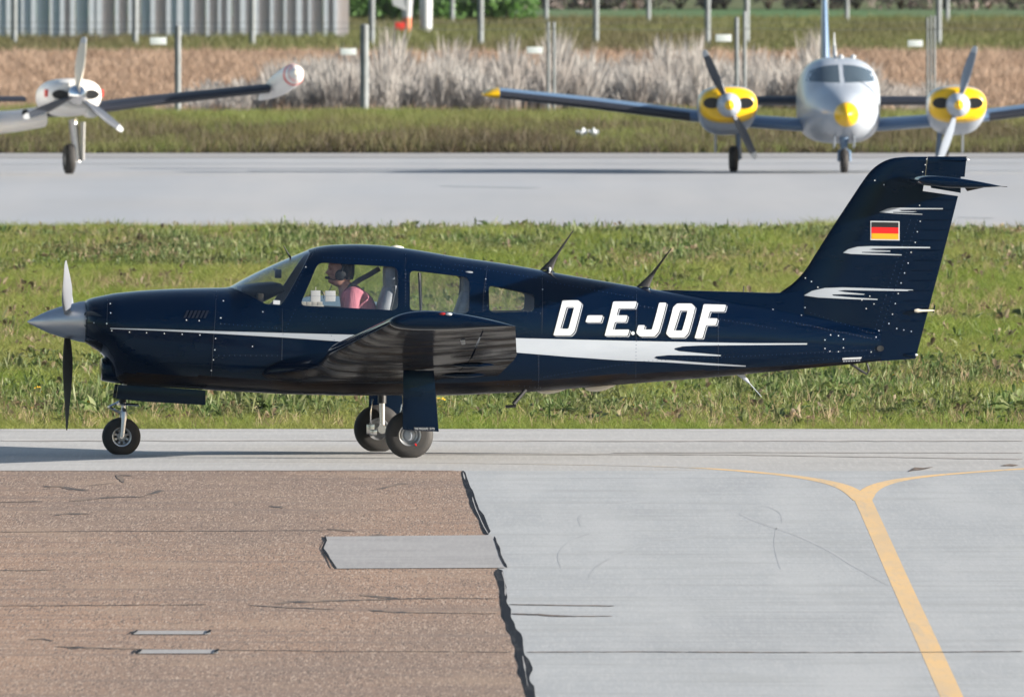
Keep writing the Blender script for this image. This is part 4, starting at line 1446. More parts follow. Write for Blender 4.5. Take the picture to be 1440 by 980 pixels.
# glare shield and instrument panel, compass, belts, door post trim
rings = []
for px, yt_, yb_ in ((336, 402, 410), (350, 399.5, 418), (368, 397.5, 424), (384, 396.5, 416), (391, 398, 413), (394, 402, 410)):
    x, zt_ = L(px, yt_, 0)
    zb_ = L(px, yb_, 0)[1]
    hw = min(.5, float(hull_y(x, zt_)) - .035)
    rings.append([(x, hw * math.copysign(abs(math.cos(a)) ** .35, math.cos(a)), (zt_ + zb_) / 2 + (zt_ - zb_) / 2 * math.copysign(abs(math.sin(a)) ** .5, math.sin(a))) for a in np.linspace(0, 6.2832, 24, endpoint=False)])
Geo().loft(rings).build('glare_shield', M['black'], plane)
x, z = L(360, 425, 0)
soft_box((x, 0, z - .1), (.05, .98, .36), M['black'], 'instrument_panel', .01)
x, z = L(391, 385, -.1)
soft_box((x, -.1, z), (.055, .07, .075), M['black'], 'compass', .008)
Geo().tube([(x, -.1, z + .03), (x - .035, -.06, z + .04)], .008, 8).build('compass_arm', M['black'], plane)
for y in (-.5, .5):
    p0, p1 = L(590, 384, y), L(592, 440, y)
    Geo().tube([(p0[0], y * .92, p0[1]), (p1[0], y, p1[1])], .012, 8, flat=2.5).build('rear_belt', M['black'], plane)

# ---- pilot
pil_x, pil_z = L(506, 500, -.27)
pilot = empty('person', (0, 0, 0))
pilot.matrix_world = Matrix.Translation((X0, 0, 0)) @ Matrix.Rotation(YAW, 4, 'Z')
put(pilot, 'pilot in pink shirt and dark headset sitting at the controls of the blue aircraft', 'person')


def P3(px, py, y):
    x, z = L(px, py, y)
    return Vector((x, y, z))


def skin_mesh(nodes, edges, sub=2):
    me = bpy.data.meshes.new('skin')
    me.from_pydata([tuple(n_[0]) for n_ in nodes], edges, [])
    o = bpy.data.objects.new('tmp_skin', me)
    COL.objects.link(o)
    o.modifiers.new('s', 'SKIN')
    for i, n_ in enumerate(nodes):
        r_ = n_[1]
        me.skin_vertices[0].data[i].radius = r_ if isinstance(r_, tuple) else (r_, r_)
    me.skin_vertices[0].data[0].use_root = True
    md = o.modifiers.new('d', 'SUBSURF')
    md.levels = sub
    md.render_levels = sub
    dg = bpy.context.evaluated_depsgraph_get()
    dg.update()
    out = bpy.data.meshes.new_from_object(o.evaluated_get(dg))
    bpy.data.objects.remove(o)
    return out


yp = -.27
# body under the clothes: pelvis, spine, neck, arms with hands, legs
nodes = [(P3(513, 505, yp), (.12, .14)), (P3(511, 470, yp), (.11, .14)), (P3(503, 432, yp), (.11, .155)), (P3(495, 412, yp), (.09, .12)), (P3(484, 402, yp), (.058, .058)), (P3(480, 392, yp), (.052, .052))]
edges = [(0, 1), (1, 2), (2, 3), (3, 4), (4, 5)]
for s in (-1, 1):
    i = len(nodes)
    nodes += [(P3(496, 417, yp + s * .15), .058), (P3(492, 446, yp + s * .21), .047), (P3(487, 468, yp + s * .22), .042), (P3(464, 465, yp + s * .17), .036), (P3(443, 460, yp + s * .1), .027), (P3(436, 459, yp + s * .09), .03)]
    edges += [(3, i), (i, i + 1), (i + 1, i + 2), (i + 2, i + 3), (i + 3, i + 4), (i + 4, i + 5)]
    h0 = i + 5
    for k, (dx, dz, ln) in enumerate(((-8, -3, 0), (-9, 0, 0), (-8, 3, 0), (-7, 5, 0))):
        j = len(nodes)
        nodes += [(P3(432, 457 + dz, yp + s * .085), .0095), (P3(427 + (k in (0, 3)), 459 + dz, yp + s * .075), .0085), (P3(430, 461 + dz, yp + s * .055), .0075)]
        edges += [(h0, j), (j, j + 1), (j + 1, j + 2)]
    j = len(nodes)
    nodes += [(P3(433, 454, yp + s * .06), .010), (P3(430, 453, yp + s * .045), .009)]
    edges += [(h0, j), (j, j + 1)]
    i = len(nodes)
    nodes += [(P3(508, 512, yp + s * .1), .085), (P3(445, 498, yp + s * .13), .065), (P3(425, 520, yp + s * .13), .05), (P3(400, 534, yp + s * .13), .04), (P3(388, 533, yp + s * .13), .035)]
    edges += [(0, i), (i, i + 1), (i + 1, i + 2), (i + 2, i + 3), (i + 3, i + 4)]
body = skin_mesh(nodes, edges)
# head: lofted face profile (front x, back x in px at heights), joined to the body mesh
prof = [(404, 476, 489, .045), (400, 466.5, 490, .050), (397.5, 462.2, 491, .052), (395.5, 461.2, 492, .056), (393.2, 461.6, 493, .060), (391.6, 460.2, 493.8, .062), (390.6, 461.4, 494, .063), (389.6, 460.2, 494.4, .065), (388, 461.6, 495, .067), (386, 460.6, 495.6, .070), (384.4, 457.8, 496, .072), (382.6, 458.2, 496.4, .073),
        (380, 460.2, 496.6, .075), (377.5, 461.8, 496.8, .076), (375, 461.2, 496.8, .077), (372, 461.8, 496.4, .077), (368, 463.2, 495.4, .074), (364, 466.5, 492.5, .064), (361.5, 471, 488, .045), (360.3, 477, 482, .012)]
rings = []
for py, fx, bx, hw in prof:
    xf, z = L(fx, py, yp)
    xb, _ = L(bx, py, yp)
    nose = 378 < py < 387 or 388.8 < py < 392
    ring = []
    for a in np.linspace(0, 2 * np.pi, 28, endpoint=False):
        cc, ss = math.cos(a), math.sin(a)
        xm_ = (xf + xb) / 2
        x = xm_ - (xm_ - xf) * cc
        yy = hw * math.copysign(abs(ss) ** .85, ss)
        if cc > .75 and py > 372:                      # the middle of the face stands proud only at nose, lips and chin
            k = (cc - .75) / .25
            base = .0
            x += (0 if abs(ss) < .25 else .004)
            if 378 < py < 387.5:
                x += (.014 if abs(ss) > .24 else 0)
            if 376 < py < 380.5 and .22 < abs(ss) < .6:
                x += .008
        ring.append((x, yp + yy, z))
    rings.append(ring)
hd = Geo().loft(rings)
for s in (-1, 1):                                      # ears and eyes
    e = P3(480, 384, yp + s * .076)
    hd.add(*(lambda q: (q.v, q.f))(Geo().lathe([(-.012, .004), (-.006, .026), (.006, .028), (.012, .012), (.014, .001)], 'y', e, 12)))
    e = P3(463.5, 378.6, yp + s * .030)
    hd.add(*(lambda q: (q.v, q.f))(Geo().lathe([(-.009, .001), (-.006, .008), (0, .011), (.006, .008), (.009, .001)], 'y', e, 10)))
hm = hd.mesh()
bm = bmesh.new()
bm.from_mesh(body)
bm.from_mesh(hm)
bm.to_mesh(body)
bm.free()
link_mesh('body', body, M['skin'], pilot, ang=0)
# shirt and trousers as clothing
sh = [(P3(513, 490, yp), (.13, .16)), (P3(512, 468, yp), (.125, .17)), (P3(504, 434, yp), (.125, .175)), (P3(493, 413, yp), (.115, .15)), (P3(485.5, 401, yp), (.062, .064))]
se = [(0, 1), (1, 2), (2, 3), (3, 4)]
for s in (-1, 1):
    i = len(sh)
    sh += [(P3(496, 415, yp + s * .15), .078), (P3(493, 438, yp + s * .20), .066), (P3(489, 456, yp + s * .215), .06)]
    se += [(3, i), (i, i + 1), (i + 1, i + 2)]
link_mesh('shirt', skin_mesh(sh, se), M['shirt'], pilot, ang=0)
tr_ = [(P3(513, 508, yp), (.14, .17))]
te_ = []
for s in (-1, 1):
    i = len(tr_)
    tr_ += [(P3(508, 513, yp + s * .1), .095), (P3(445, 499, yp + s * .13), .075), (P3(425, 520, yp + s * .13), .06), (P3(404, 532, yp + s * .13), .05)]
    te_ += [(0, i), (i, i + 1), (i + 1, i + 2), (i + 2, i + 3)]
link_mesh('trousers', skin_mesh(tr_, te_), M['trouser'], pilot, ang=0)
# hair cap
rings = []
for py, fx, bx, hw in ((393, 483, 496.6, .066), (388, 478, 497.6, .078), (382, 475, 498.6, .082), (376, 472, 498.8, .084), (370, 468, 498.4, .083), (366, 464.8, 496.4, .076), (362.5, 467.5, 492.5, .06), (359.4, 473, 487, .03), (358.6, 478, 482, .006)):
    xf, z = L(fx, py, yp)
    xb, _ = L(bx, py, yp)
    rings.append([((xf + xb) / 2 - (xb - xf) / 2 * math.cos(a), yp + hw * math.sin(a), z) for a in np.linspace(0, 6.2832, 24, endpoint=False)])
Geo().loft(rings).build('hair', M['hair'], pilot)
hs = None
g = Geo()
e = [P3(479, 386, yp + s * .1) for s in (-1, 1)]
arc = [e[0]] + [Vector((P3(479.5, 372, 0).x, yp + .098 * math.cos(a) * -1, P3(479, 372, yp).z + .088 * math.sin(a))) for a in np.linspace(.1, math.pi - .1, 11)] + [e[1]]
g.tube(arc, .012, 8, flat=1.6)
hs = g.build('headset', M['black'], pilot)
for s in (-1, 1):
    Geo().lathe([(-.03 * s, .001), (-.03 * s, .04), (0, .048), (.022 * s, .042), (.03 * s, .02), (.03 * s, .001)], 'y', P3(479, 387, yp + s * .088), 18).build('ear_cup', M['black'], hs, ang=30)
mb = [P3(477, 392, yp - .1), P3(469, 393.5, yp - .085), P3(461.5, 391.5, yp - .035)]
g = Geo().tube(mb, .004, 8)
g.tube([P3(462.5, 391, yp - .04), P3(458.3, 390.2, yp - .012)], .012, 8)
g.build('microphone', M['black'], hs)
g = Geo().tube([P3(467, 401, yp - .05), P3(463, 408.5, yp - .08), P3(459, 414, yp - .1)], .004, 6)
g.build('headset_cord', M['black'], hs)
pts = [P3(487, 411, yp - .13), P3(494, 402, yp - .115), P3(506, 393.5, yp - .13), P3(520, 386, yp - .16), P3(534, 377.5, yp - .2)]
Geo().tube(pts, .022, 8, flat=.25).build('harness_strap', M['black'], plane)
put_in = lambda o: setattr(o, 'matrix_world', Matrix.Translation((X0, 0, 0)) @ Matrix.Rotation(YAW, 4, 'Z')) or o
for (x0, x1, y0, y1, lab) in ((437, 450.3, 408.5, 425, 'white card box with a thin wire on top, nearest the windshield'), (457.3, 471.5, 409, 424, 'plain white card box just in front of the pilot\'s chest')):
    a, b = P3(x0, y1, -.44), P3(x1, y0, -.44)
    e0 = put_in(empty('card_box'))
    put(e0, lab, 'box', 'white boxes behind the door window')
    Geo().box(((a.x + b.x) / 2, -.44, (a.z + b.z) / 2), (b.x - a.x, .04, b.z - a.z)).build('carton', M['card'], e0, bevel=.004)
    Geo().box(((a.x + b.x) / 2, -.44, (a.z + b.z) / 2 + .002), (b.x - a.x + .004, .044, .003)).build('fold_line', M['grey_out'], e0)
    if x0 < 440:
        c_ = P3(444, 407.5, -.44)
        Geo().tube([(c_.x, -.44, b.z), (c_.x, -.44, b.z + .03)], .003, 6).build('wire', M['cream'], e0)
        Geo().tube([P3(448, 408.5, -.44), P3(452.5, 409.5, -.44), P3(455, 414, -.43), P3(455, 420, -.43)], .003, 6).build('cord', M['black'], e0)
e0 = put_in(empty('sill_tray'))
put(e0, 'low cream tray with a notched edge along the bottom of the door window', 'tray')
for k in range(4):
    a, b = P3(423.5 + k * 7.6, 429, -.46), P3(430.3 + k * 7.6, 424.4, -.46)
    Geo().box(((a.x + b.x) / 2, -.46, (a.z + b.z) / 2), (b.x - a.x, .05, b.z - a.z)).build('compartment', M['cream'], e0, bevel=.004)
a, b = P3(423, 433, -.46), P3(455, 429, -.46)
Geo().box(((a.x + b.x) / 2, -.46, (a.z + b.z) / 2 - .001), (b.x - a.x, .055, b.z - a.z)).build('tray_base', M['cream'], e0, bevel=.004)


# ------------------------------------------------------------------ the two twin-engined aircraft behind
def ell_rings(st, n=40):
    """st: (x, zt, zb, halfwidth, zc, exponent, y centre)"""
    rings = []
    for (x, zt_, zb_, w, zc, e, yc_) in st:
        ring = []
        for a in np.linspace(0, 2 * np.pi, n, endpoint=False):
            c, s = math.cos(a), math.sin(a)
            h = zt_ - zc if s >= 0 else zc - zb_
            ring.append((x, yc_ + w * math.copysign(abs(c) ** (2 / e), c), zc + h * math.copysign(abs(s) ** (2 / e), s)))
        rings.append(ring)
    return rings


def smooth_st(st, n=40):
    a = np.array(st, float)
    fs = [pchip(a[:, 0], a[:, k]) for k in range(1, a.shape[1])]
    return [(x,) + tuple(float(f(x)) for f in fs) for x in np.linspace(a[0, 0], a[-1, 0], n)]


def bg_wing(parent, s, pts, m, t=.13, name='wing', x1=1.0):
    """pts: (y, xLE, z, chord)"""
    rings = []
    for y, xl, z, ch in pts:
        rings.append([(xl + u * ch, s * y, z + v * ch) for u, v in airfoil(14, t)])
    return Geo().loft(rings).build(name, m, parent, ang=50)


def bg_prop(parent, c, angs, r, m, mtip, sp_r, m_sp, m_sptip, m_sunlit=None):
    pe = empty('propeller', c)
    pe.parent = parent
    for k, ang in enumerate(angs):
        me = blade_mesh(.1, r, .19, R(60), R(22), 0, 0, .88).mesh()
        me.transform(Matrix.Rotation(R(ang), 4, 'X'))
        link_mesh('blade', me, m_sunlit if (m_sunlit and k == 0) else m, pe, ang=60)  # first blade can be paler: sunlight put into its colour
        me = blade_mesh(.1, r, .19, R(60), R(22), 0, .88, 1).mesh()
        me.transform(Matrix.Rotation(R(ang), 4, 'X'))
        link_mesh('blade_tip', me, mtip, pe, ang=60)
    Geo().lathe([(-.24, .08), (-.2, sp_r * .6), (-.12, sp_r * .84), (-.03, sp_r * .98), (.05, sp_r), (.08, sp_r * .9)], 'x', (0, 0, 0), 28).build('spinner', m_sp, pe)
    Geo().lathe([(-.36, .002), (-.345, .02), (-.3, .05), (-.238, .081)], 'x', (0, 0, 0), 24).build('spinner_tip', m_sptip, pe)


def bg_wheel(parent, c, r, w):
    return wheel(c, r, w, parent, M['alu'], .5, 0, 'wheel')


# --- silver and yellow twin on the right, facing the camera
d_r = F * H / (243 - YH)
SR = F / d_r
tw = empty('twin_aircraft', ((1180 - 720) / SR, d_r - D0, 0), (0, 0, R(90 + 2.2)))
put(tw, 'silver twin engine aircraft with yellow nose and engine fronts, parked behind at right', 'aircraft')
fst = smooth_st([(-2.55, 1.10, .86, .13, .965, 2.0, 0), (-2.3, 1.22, .74, .30, .97, 2.0, 0), (-1.9, 1.33, .62, .44, .98, 2.2, 0), (-1.4, 1.42, .55, .55, 1.0, 2.4, 0), (-1.15, 1.47, .52, .59, 1.0, 2.5, 0), (-.9, 1.60, .50, .62, 1.02, 2.6, 0), (-.5, 1.79, .48, .65, 1.05, 2.8, 0), (-.1, 1.865, .48, .665, 1.08, 3.0, 0),
                 (.6, 1.88, .48, .665, 1.08, 3.0, 0), (1.6, 1.84, .55, .62, 1.08, 2.8, 0), (3, 1.62, .72, .42, 1.1, 2.4, 0), (5.2, 1.3, 1.0, .12, 1.13, 2.0, 0)], 60)
f2 = Geo().loft(ell_rings(fst, 48)).build('fuselage', M['silver'], tw)
Geo().lathe([(-2.84, .002), (-2.825, .03), (-2.77, .09), (-2.68, .148), (-2.57, .188), (-2.52, .203), (-2.49, .20)], 'x', (0, 0, .965), 32).build('nose_cone', M['yellow'], tw)
# windshield panes laid on the skin
tf = {k: pchip([s_[0] for s_ in fst], [s_[i] for s_ in fst]) for i, k in ((1, 'zt'), (2, 'zb'), (3, 'w'), (4, 'zc'), (5, 'e'))}


def front_x(y, z):
    xs = np.linspace(-2.5, .2, 400)
    e = tf['e'](xs)
    h = np.where(z >= tf['zc'](xs), tf['zt'](xs) - tf['zc'](xs), tf['zc'](xs) - tf['zb'](xs))
    q = (abs(y) / tf['w'](xs)) ** e + (np.abs(z - tf['zc'](xs)) / np.maximum(h, .01)) ** e
    ok = np.where(q <= 1)[0]
    return float(xs[ok[0]]) if len(ok) else .2


for s in (-1, 1):
    g = Geo()
    rows = []
    for v in np.linspace(0, 1, 8):
        row = []
        for u in np.linspace(0, 1, 9):
            y = .04 + u * (.535 - .07 * v)
            zlo = 1.475 + .02 * u
            zhi = 1.765 - .10 * u ** 2.2
            z = zlo + (zhi - zlo) * v
            row.append((front_x(y, z) - .012, s * y, z))
        rows.append(row)
    g.loft(rows, closed=False, caps=False).build('windshield_pane', M['dark_glass'], tw, ang=0)
for s in (-1, 1):
    bg_wing(tw, s, [(.55, -.35, .74, 1.65), (1.4, -.3, .80, 1.6), (2.4, -.25, .90, 1.55), (4.0, -.2, 1.10, 1.5), (5.55, -.15, 1.27, 1.35)], M['bluegrey'])
    bo = []
    for y, xl, z, ch in ((2.45, -.245, .905, 1.548), (4.0, -.2, 1.10, 1.5), (5.53, -.15, 1.268, 1.35)):
        af = [q for q in airfoil(20, .136)]
        sec = [(xl - .008 + u * ch * 1.006, s * y, z + v * ch * 1.06 - .002) for u, v in af if u < .09]
        bo.append(sec)
    Geo().loft(bo, closed=False, caps=False).build('deice_boot', M['wing_dark'], tw, ang=50)
    rings = [[(-.15 + .04 * k * k * 1.35 + u * 1.35 * (1 - .1 * k * k), s * (5.552 + .26 * k), 1.27 + v * 1.35 * (1.05 - .75 * k ** 2)) for u, v in airfoil(14, .135)] for k in (0, .4, .7, .9, 1.0)]
    Geo().loft(rings).build('wing_tip', M['yellow'], tw, ang=50)
    yc_, zc2 = s * 1.87, 1.115
    nst = smooth_st([(-1.42, zc2 + .235, zc2 - .235, .36, zc2, 2.4, yc_), (-1.36, zc2 + .275, zc2 - .27, .44, zc2, 2.5, yc_), (-1.2, zc2 + .295, zc2 - .30, .475, zc2, 2.6, yc_)], 10)
    Geo().loft(ell_rings(nst)).build('cowl_front', M['yellow'], tw, ang=50)
    nst = smooth_st([(-1.198, zc2 + .29, zc2 - .29, .47, zc2, 2.6, yc_), (-.9, zc2 + .31, zc2 - .42, .49, zc2, 2.6, yc_), (-.3, zc2 + .29, zc2 - .50, .46, zc2 - .02, 2.7, yc_), (.6, zc2 + .1, zc2 - .46, .38, zc2 - .15, 2.5, yc_), (1.7, zc2 - .14, zc2 - .3, .1, zc2 - .22, 2.2, yc_)], 30)
    Geo().loft(ell_rings(nst)).build('nacelle', M['silver'], tw, ang=50)
    for q in (-1, 1):
        rings = [[(-1.425 + dx, yc_ + q * .275 + .14 * k * math.cos(a), zc2 + .03 + .09 * k * math.sin(a) - q * 0) for a in np.linspace(0, 6.2832, 20, endpoint=False)] for dx, k in ((.02, 1.0), (-.005, 1.0), (-.006, .02))]
        Geo().loft(rings, caps=False).build('air_inlet_shade', M['black'], tw)  # dark disc on the cowl front imitates the shade inside the inlet
# blade angles: Rotation about +X of the local frame, seen from the front
bg_prop(tw, (-1.5, 1.87, 1.115), (-24, 154), .98, M['prop_dark'], M['white'], .2, M['silver'], M['yellow'])
bg_prop(tw, (-1.5, -1.87, 1.115), (17, 199), 1.0, M['wing_grey'], M['white'], .2, M['silver'], M['yellow'])
for s in (-1, 1):
    bg_wheel(tw, (.15, s * 1.72, .22), .22, .15)
    g = Geo().tube([(.15, s * 1.62, .22), (.12, s * 1.66, .75)], .045, 10)
    g.tube([(.15, s * 1.62, .22), (.15, s * 1.76, .22)], .03, 8)
    g.build('main_leg', M['bluegrey'], tw)
    pl = [(-.2, .66), (.3, .66), (.25, .32), (-.1, .34)]
    Geo().prism(pl, s * 2.02 - .01, s * 2.02 + .01).build('gear_door', M['silver'], tw)
bg_wheel(tw, (-1.75, 0, .20), .20, .13)
g = Geo().tube([(-1.72, 0, .36), (-1.66, 0, .62)], [.05, .09], 10)
for s in (-1, 1):
    g.tube([(-1.72, s * .02, .40), (-1.74, s * .085, .36), (-1.75, s * .09, .2)], .025, 8)
g.build('nose_leg', M['bluegrey'], tw)
for s in (-1, 1):
    Geo().prism([(-2.0, .62), (-1.4, .56), (-1.4, .40), (-1.95, .45)], s * .16 - .01, s * .16 + .01).build('nose_gear_door', M['silver'], tw)
rings = []
for z, xl, ch, th in ((1.0, 4.3, 1.5, .12), (1.6, 4.4, 1.4, .12), (2.4, 4.75, 1.1, .11), (3.02, 5.05, .85, .08), (3.05, 5.1, .8, .03)):
    rings.append([(xl + u * ch, v * ch, z) for u, v in airfoil(12, th, 0)])
Geo().loft(rings).build('vertical_fin', M['bluegrey'], tw, ang=50)
bg_wing(tw, 1, [(-2.05, 4.75, 1.12, .85), (0, 4.75, 1.12, .95), (2.05, 4.75, 1.12, .85)], M['wing_dark'], .17, 'stabilator')
for y, xx, hgt in ((.06, .0, .22), (.02, 1.2, .42)):
    Geo().tube([(xx, y, 1.85), (xx + .08, y, 1.86 + hgt)], [.03, .008], 8).build('whip_antenna', M['white'], tw)
for y in (-.03, -.24):
    Geo().lathe([(-.05, .001), (-.04, .03), (.02, .045), (.07, .03), (.09, .001)], 'x', (-.05 + abs(y), y, 1.885), 12).build('roof_fitting', M['white'], tw)

# --- white and red twin at the left edge, only its left half in the picture
d_l = F * H / (246 - YH)
SLF = F / d_l
CXL = -66
tl = empty('twin_aircraft', ((CXL - 720) / SLF, d_l - D0, 0), (0, 0, R(90 + 10)))
put(tl, 'white twin engine aircraft with red trim and wing tip tank, at the left edge', 'aircraft')


def TL(px, py, x):
    """local (y, z) of the left twin for a picture point at local depth x"""
    th = R(100)
    c, s = math.cos(th), math.sin(th)
    # X = X0 + x c - y s ; Y = Y0 + x s + y c
    a = (px - 720) / F
    ox, oy = (CXL - 720) / SLF, d_l - D0
    y = (ox + x * c - a * (D0 + oy + x * s)) / (s + a * c)
    d = D0 + oy + x * s + y * c
    return y, H - (py - YH) * d / F


fst2 = smooth_st([(-2.6, 1.05, .8, .1, .93, 2, 0), (-2.3, 1.2, .65, .3, .95, 2.1, 0), (-1.6, 1.35, .52, .48, .98, 2.3, 0), (-.8, 1.45, .48, .56, 1.0, 2.5, 0), (-.2, 1.8, .46, .6, 1.02, 2.6, 0), (.4, 1.9, .46, .6, 1.05, 2.6, 0), (1.6, 1.8, .55, .55, 1.05, 2.5, 0), (4.9, 1.25, .95, .1, 1.08, 2, 0)], 46)
Geo().loft(ell_rings(fst2)).build('fuselage', M['offwhite'], tl)
for s in (-1, 1):
    g = Geo()
    rows = []
    for v in np.linspace(0, 1, 5):
        rows.append([((-.72 + .5 * v) + .12 * u - .012, s * (.04 + u * .38), 1.5 + .26 * v - .05 * u * v + .012) for u in np.linspace(0, 1, 6)])
    g.loft(rows, closed=False, caps=False).build('windshield_pane', M['dark_glass'], tl, ang=0)
ye, ze = TL(107, 134, -1.35)
yt, zt2 = TL(376, 127, .1)
yi, zi = TL(40, 166, -.3)
for s in (-1, 1):
    sgn = s
    ay = abs(ye)
    bg_wing(tl, s, [(.4, -.75, .78, 1.9), (1.0, -.68, .83, 1.75), (ay - .35, -.62, .90, 1.65)], M['offwhite'], .2, 'wing_root')
    bg_wing(tl, s, [(ay - .36, -.42, .99, 1.5), (ay + .4, -.4, 1.03, 1.5), (abs(yt) * .6, -.3, 1.15, 1.35), (abs(yt), -.2, zt2, 1.15)], M['wing_dark'], .13, 'outer_wing')
    nst = smooth_st([(-1.32, ze + .2, ze - .22, .34, ze, 2.3, s * ay), (-1.26, ze + .24, ze - .27, .42, ze, 2.4, s * ay), (-1.0, ze + .265, ze - .32, .46, ze, 2.5, s * ay), (-.4, ze + .26, ze - .36, .47, ze - .02, 2.5, s * ay), (.5, ze + .12, ze - .3, .36, ze - .05, 2.4, s * ay), (1.5, ze - .06, ze - .14, .08, ze - .1, 2.2, s * ay)], 34)
    Geo().loft(ell_rings(nst)).build('nacelle', M['offwhite'], tl, ang=50)
    for q in (-1, 1):
        rings = [[(-1.33 + dx, s * ay + q * .26 + .125 * k * math.cos(a), ze + .01 + .075 * k * math.sin(a)) for a in np.linspace(0, 6.2832, 20, endpoint=False)] for dx, k in ((.05, 1.0), (-.005, 1.0), (-.006, .02))]
        Geo().loft(rings, caps=False).build('air_inlet_shade', M['black'], tl)  # inlet depth is only a black disc, shade as colour
        Geo().box((-1.12, s * ay + q * .455, ze + .03), (.14, .05, .12)).build('red_trim', M['red_paint'], tl, bevel=.015)
    rings = [[(-1.15 + dx, s * ay - .28 + .1 * k * math.cos(a), ze - .27 + .1 * k * math.sin(a)) for a in np.linspace(0, 6.2832, 16, endpoint=False)] for dx, k in ((-.16, .7), (-.14, 1), (.3, 1), (.5, .3))]
    Geo().loft(rings).build('oil_cooler_scoop', M['offwhite'], tl)
    ang3 = (8, 128, 248) if s < 0 else (30, 150, 270)
    bg_prop(tl, (-1.42, s * ay, ze), ang3, .95, M['prop_dark'], M['white'], .17, M['chrome'], M['chrome'], M['cream'])  # cream first blade is painted sunlight, the dark ones painted shade
    # tip tank
    tx, tz = -.0, zt2 + .1
    tank = smooth_st([(-1.15, tz + .05, tz - .05, .05, tz, 2, 0), (-1.05, tz + .15, tz - .14, .14, tz, 2, 0), (-.7, tz + .195, tz - .18, .18, tz, 2, 0), (-.1, tz + .19, tz - .18, .185, tz, 2, 0), (.8, tz + .10, tz - .12, .12, tz, 2, 0), (1.5, tz + .01, tz - .03, .02, tz, 2, 0)], 30)
    me = Geo().loft(ell_rings(tank, 28)).mesh()
    rotm = Matrix.Translation((0, s * (abs(yt) + .2), tz)) @ Matrix.Rotation(R(-s * 4), 4, 'Z') @ Matrix.Rotation(R(9.5), 4, 'Y') @ Matrix.Translation((0, 0, -tz))
    me.transform(rotm)
    to_ = link_mesh('tip_tank', me, M['offwhite'], tl)
    band = smooth_st([(-1.08, tz + .135, tz - .125, .125, tz, 2, 0), (-.9, tz + .187, tz - .173, .173, tz, 2, 0)], 4)
    me = Geo().loft(ell_rings(band, 28), caps=False).mesh()
    me.transform(rotm)
    link_mesh('red_band', me, M['red_paint'], to_)
    me = Geo().lathe([(-1.17, .001), (-1.165, .045), (-1.13, .06)], 'x', (0, 0, tz), 14).mesh()
    me.transform(rotm)
    link_mesh('landing_light', me, M['cream'], to_)
    yw, _ = TL(97.5, 223, .1)
    yl_, zl_ = TL(109, 170, .1)
    aw = abs(yw)
    bg_wheel(tl, (.1, s * aw, .25), .25, .17)
    g = Geo().tube([(.1, s * (aw + .13), .2), (.1, s * (aw + .06), .9)], .07, 10)
    g.build('main_leg', M['alu'], tl)
    Geo().prism([(-.1, .85), (.3, .85), (.25, .22), (-.02, .24)], s * (aw + .22) - .01, s * (aw + .22) + .01).build('gear_door', M['offwhite'], tl)
bg_wing(tl, 1, [(-1.9, 4.3, 1.18, .8), (0, 4.3, 1.18, .9), (1.9, 4.3, 1.18, .8)], M['wing_dark'], .11, 'stabilator')
rings = [[(xl + u * ch, v * ch, z) for u, v in airfoil(12, .1, 0)] for z, xl, ch in ((1.0, 4.0, 1.4), (1.8, 4.3, 1.1), (2.5, 4.6, .8))]
Geo().loft(rings).build('vertical_fin', M['offwhite'], tl, ang=50)
bg_wheel(tl, (-1.9, 0, .2), .2, .13)
Geo().tube([(-1.9, 0, .25), (-1.8, 0, .7)], .05, 8).build('nose_leg', M['alu'], tl)
x_, z_ = TL(36, 159, -.72)
Geo().lathe([(-.02, .001), (-.015, .05), (0, .06), (.02, .05)], 'x', (-.70, x_, z_), 14).build('landing_light', M['black'], tl)


# ------------------------------------------------------------------ vegetation that nobody could count
def blades_mesh(n, rad, h0, h1, w, lean, seed, seg=3):
    rd = random.Random(seed)
    g = Geo()
    for _ in range(n):
        a, r_ = rd.uniform(0, 6.28), rad * math.sqrt(rd.random())
        bx, by = r_ * math.cos(a), r_ * math.sin(a)
        h = rd.uniform(h0, h1)
        la, ll = rd.uniform(0, 6.28), lean * rd.uniform(.2, 1) * h
        fa = rd.uniform(0, 3.14)
        dx, dy = math.cos(fa) * w / 2, math.sin(fa) * w / 2
        v = []
        for k in range(seg):
            t = k / seg
            o = ll * t ** 1.8
            ww = 1 - .6 * t
            v += [(bx + math.cos(la) * o - dx * ww, by + math.sin(la) * o - dy * ww, h * t * (1 - .12 * lean * t)), (bx + math.cos(la) * o + dx * ww, by + math.sin(la) * o + dy * ww, h * t * (1 - .12 * lean * t))]
        v.append((bx + math.cos(la) * ll, by + math.sin(la) * ll, h * (1 - .12 * lean)))
        f = [(2 * k, 2 * k + 1, 2 * k + 3, 2 * k + 2) for k in range(seg - 1)] + [(2 * seg - 2, 2 * seg - 1, 2 * seg)]
        g.add(v, f)
    return g


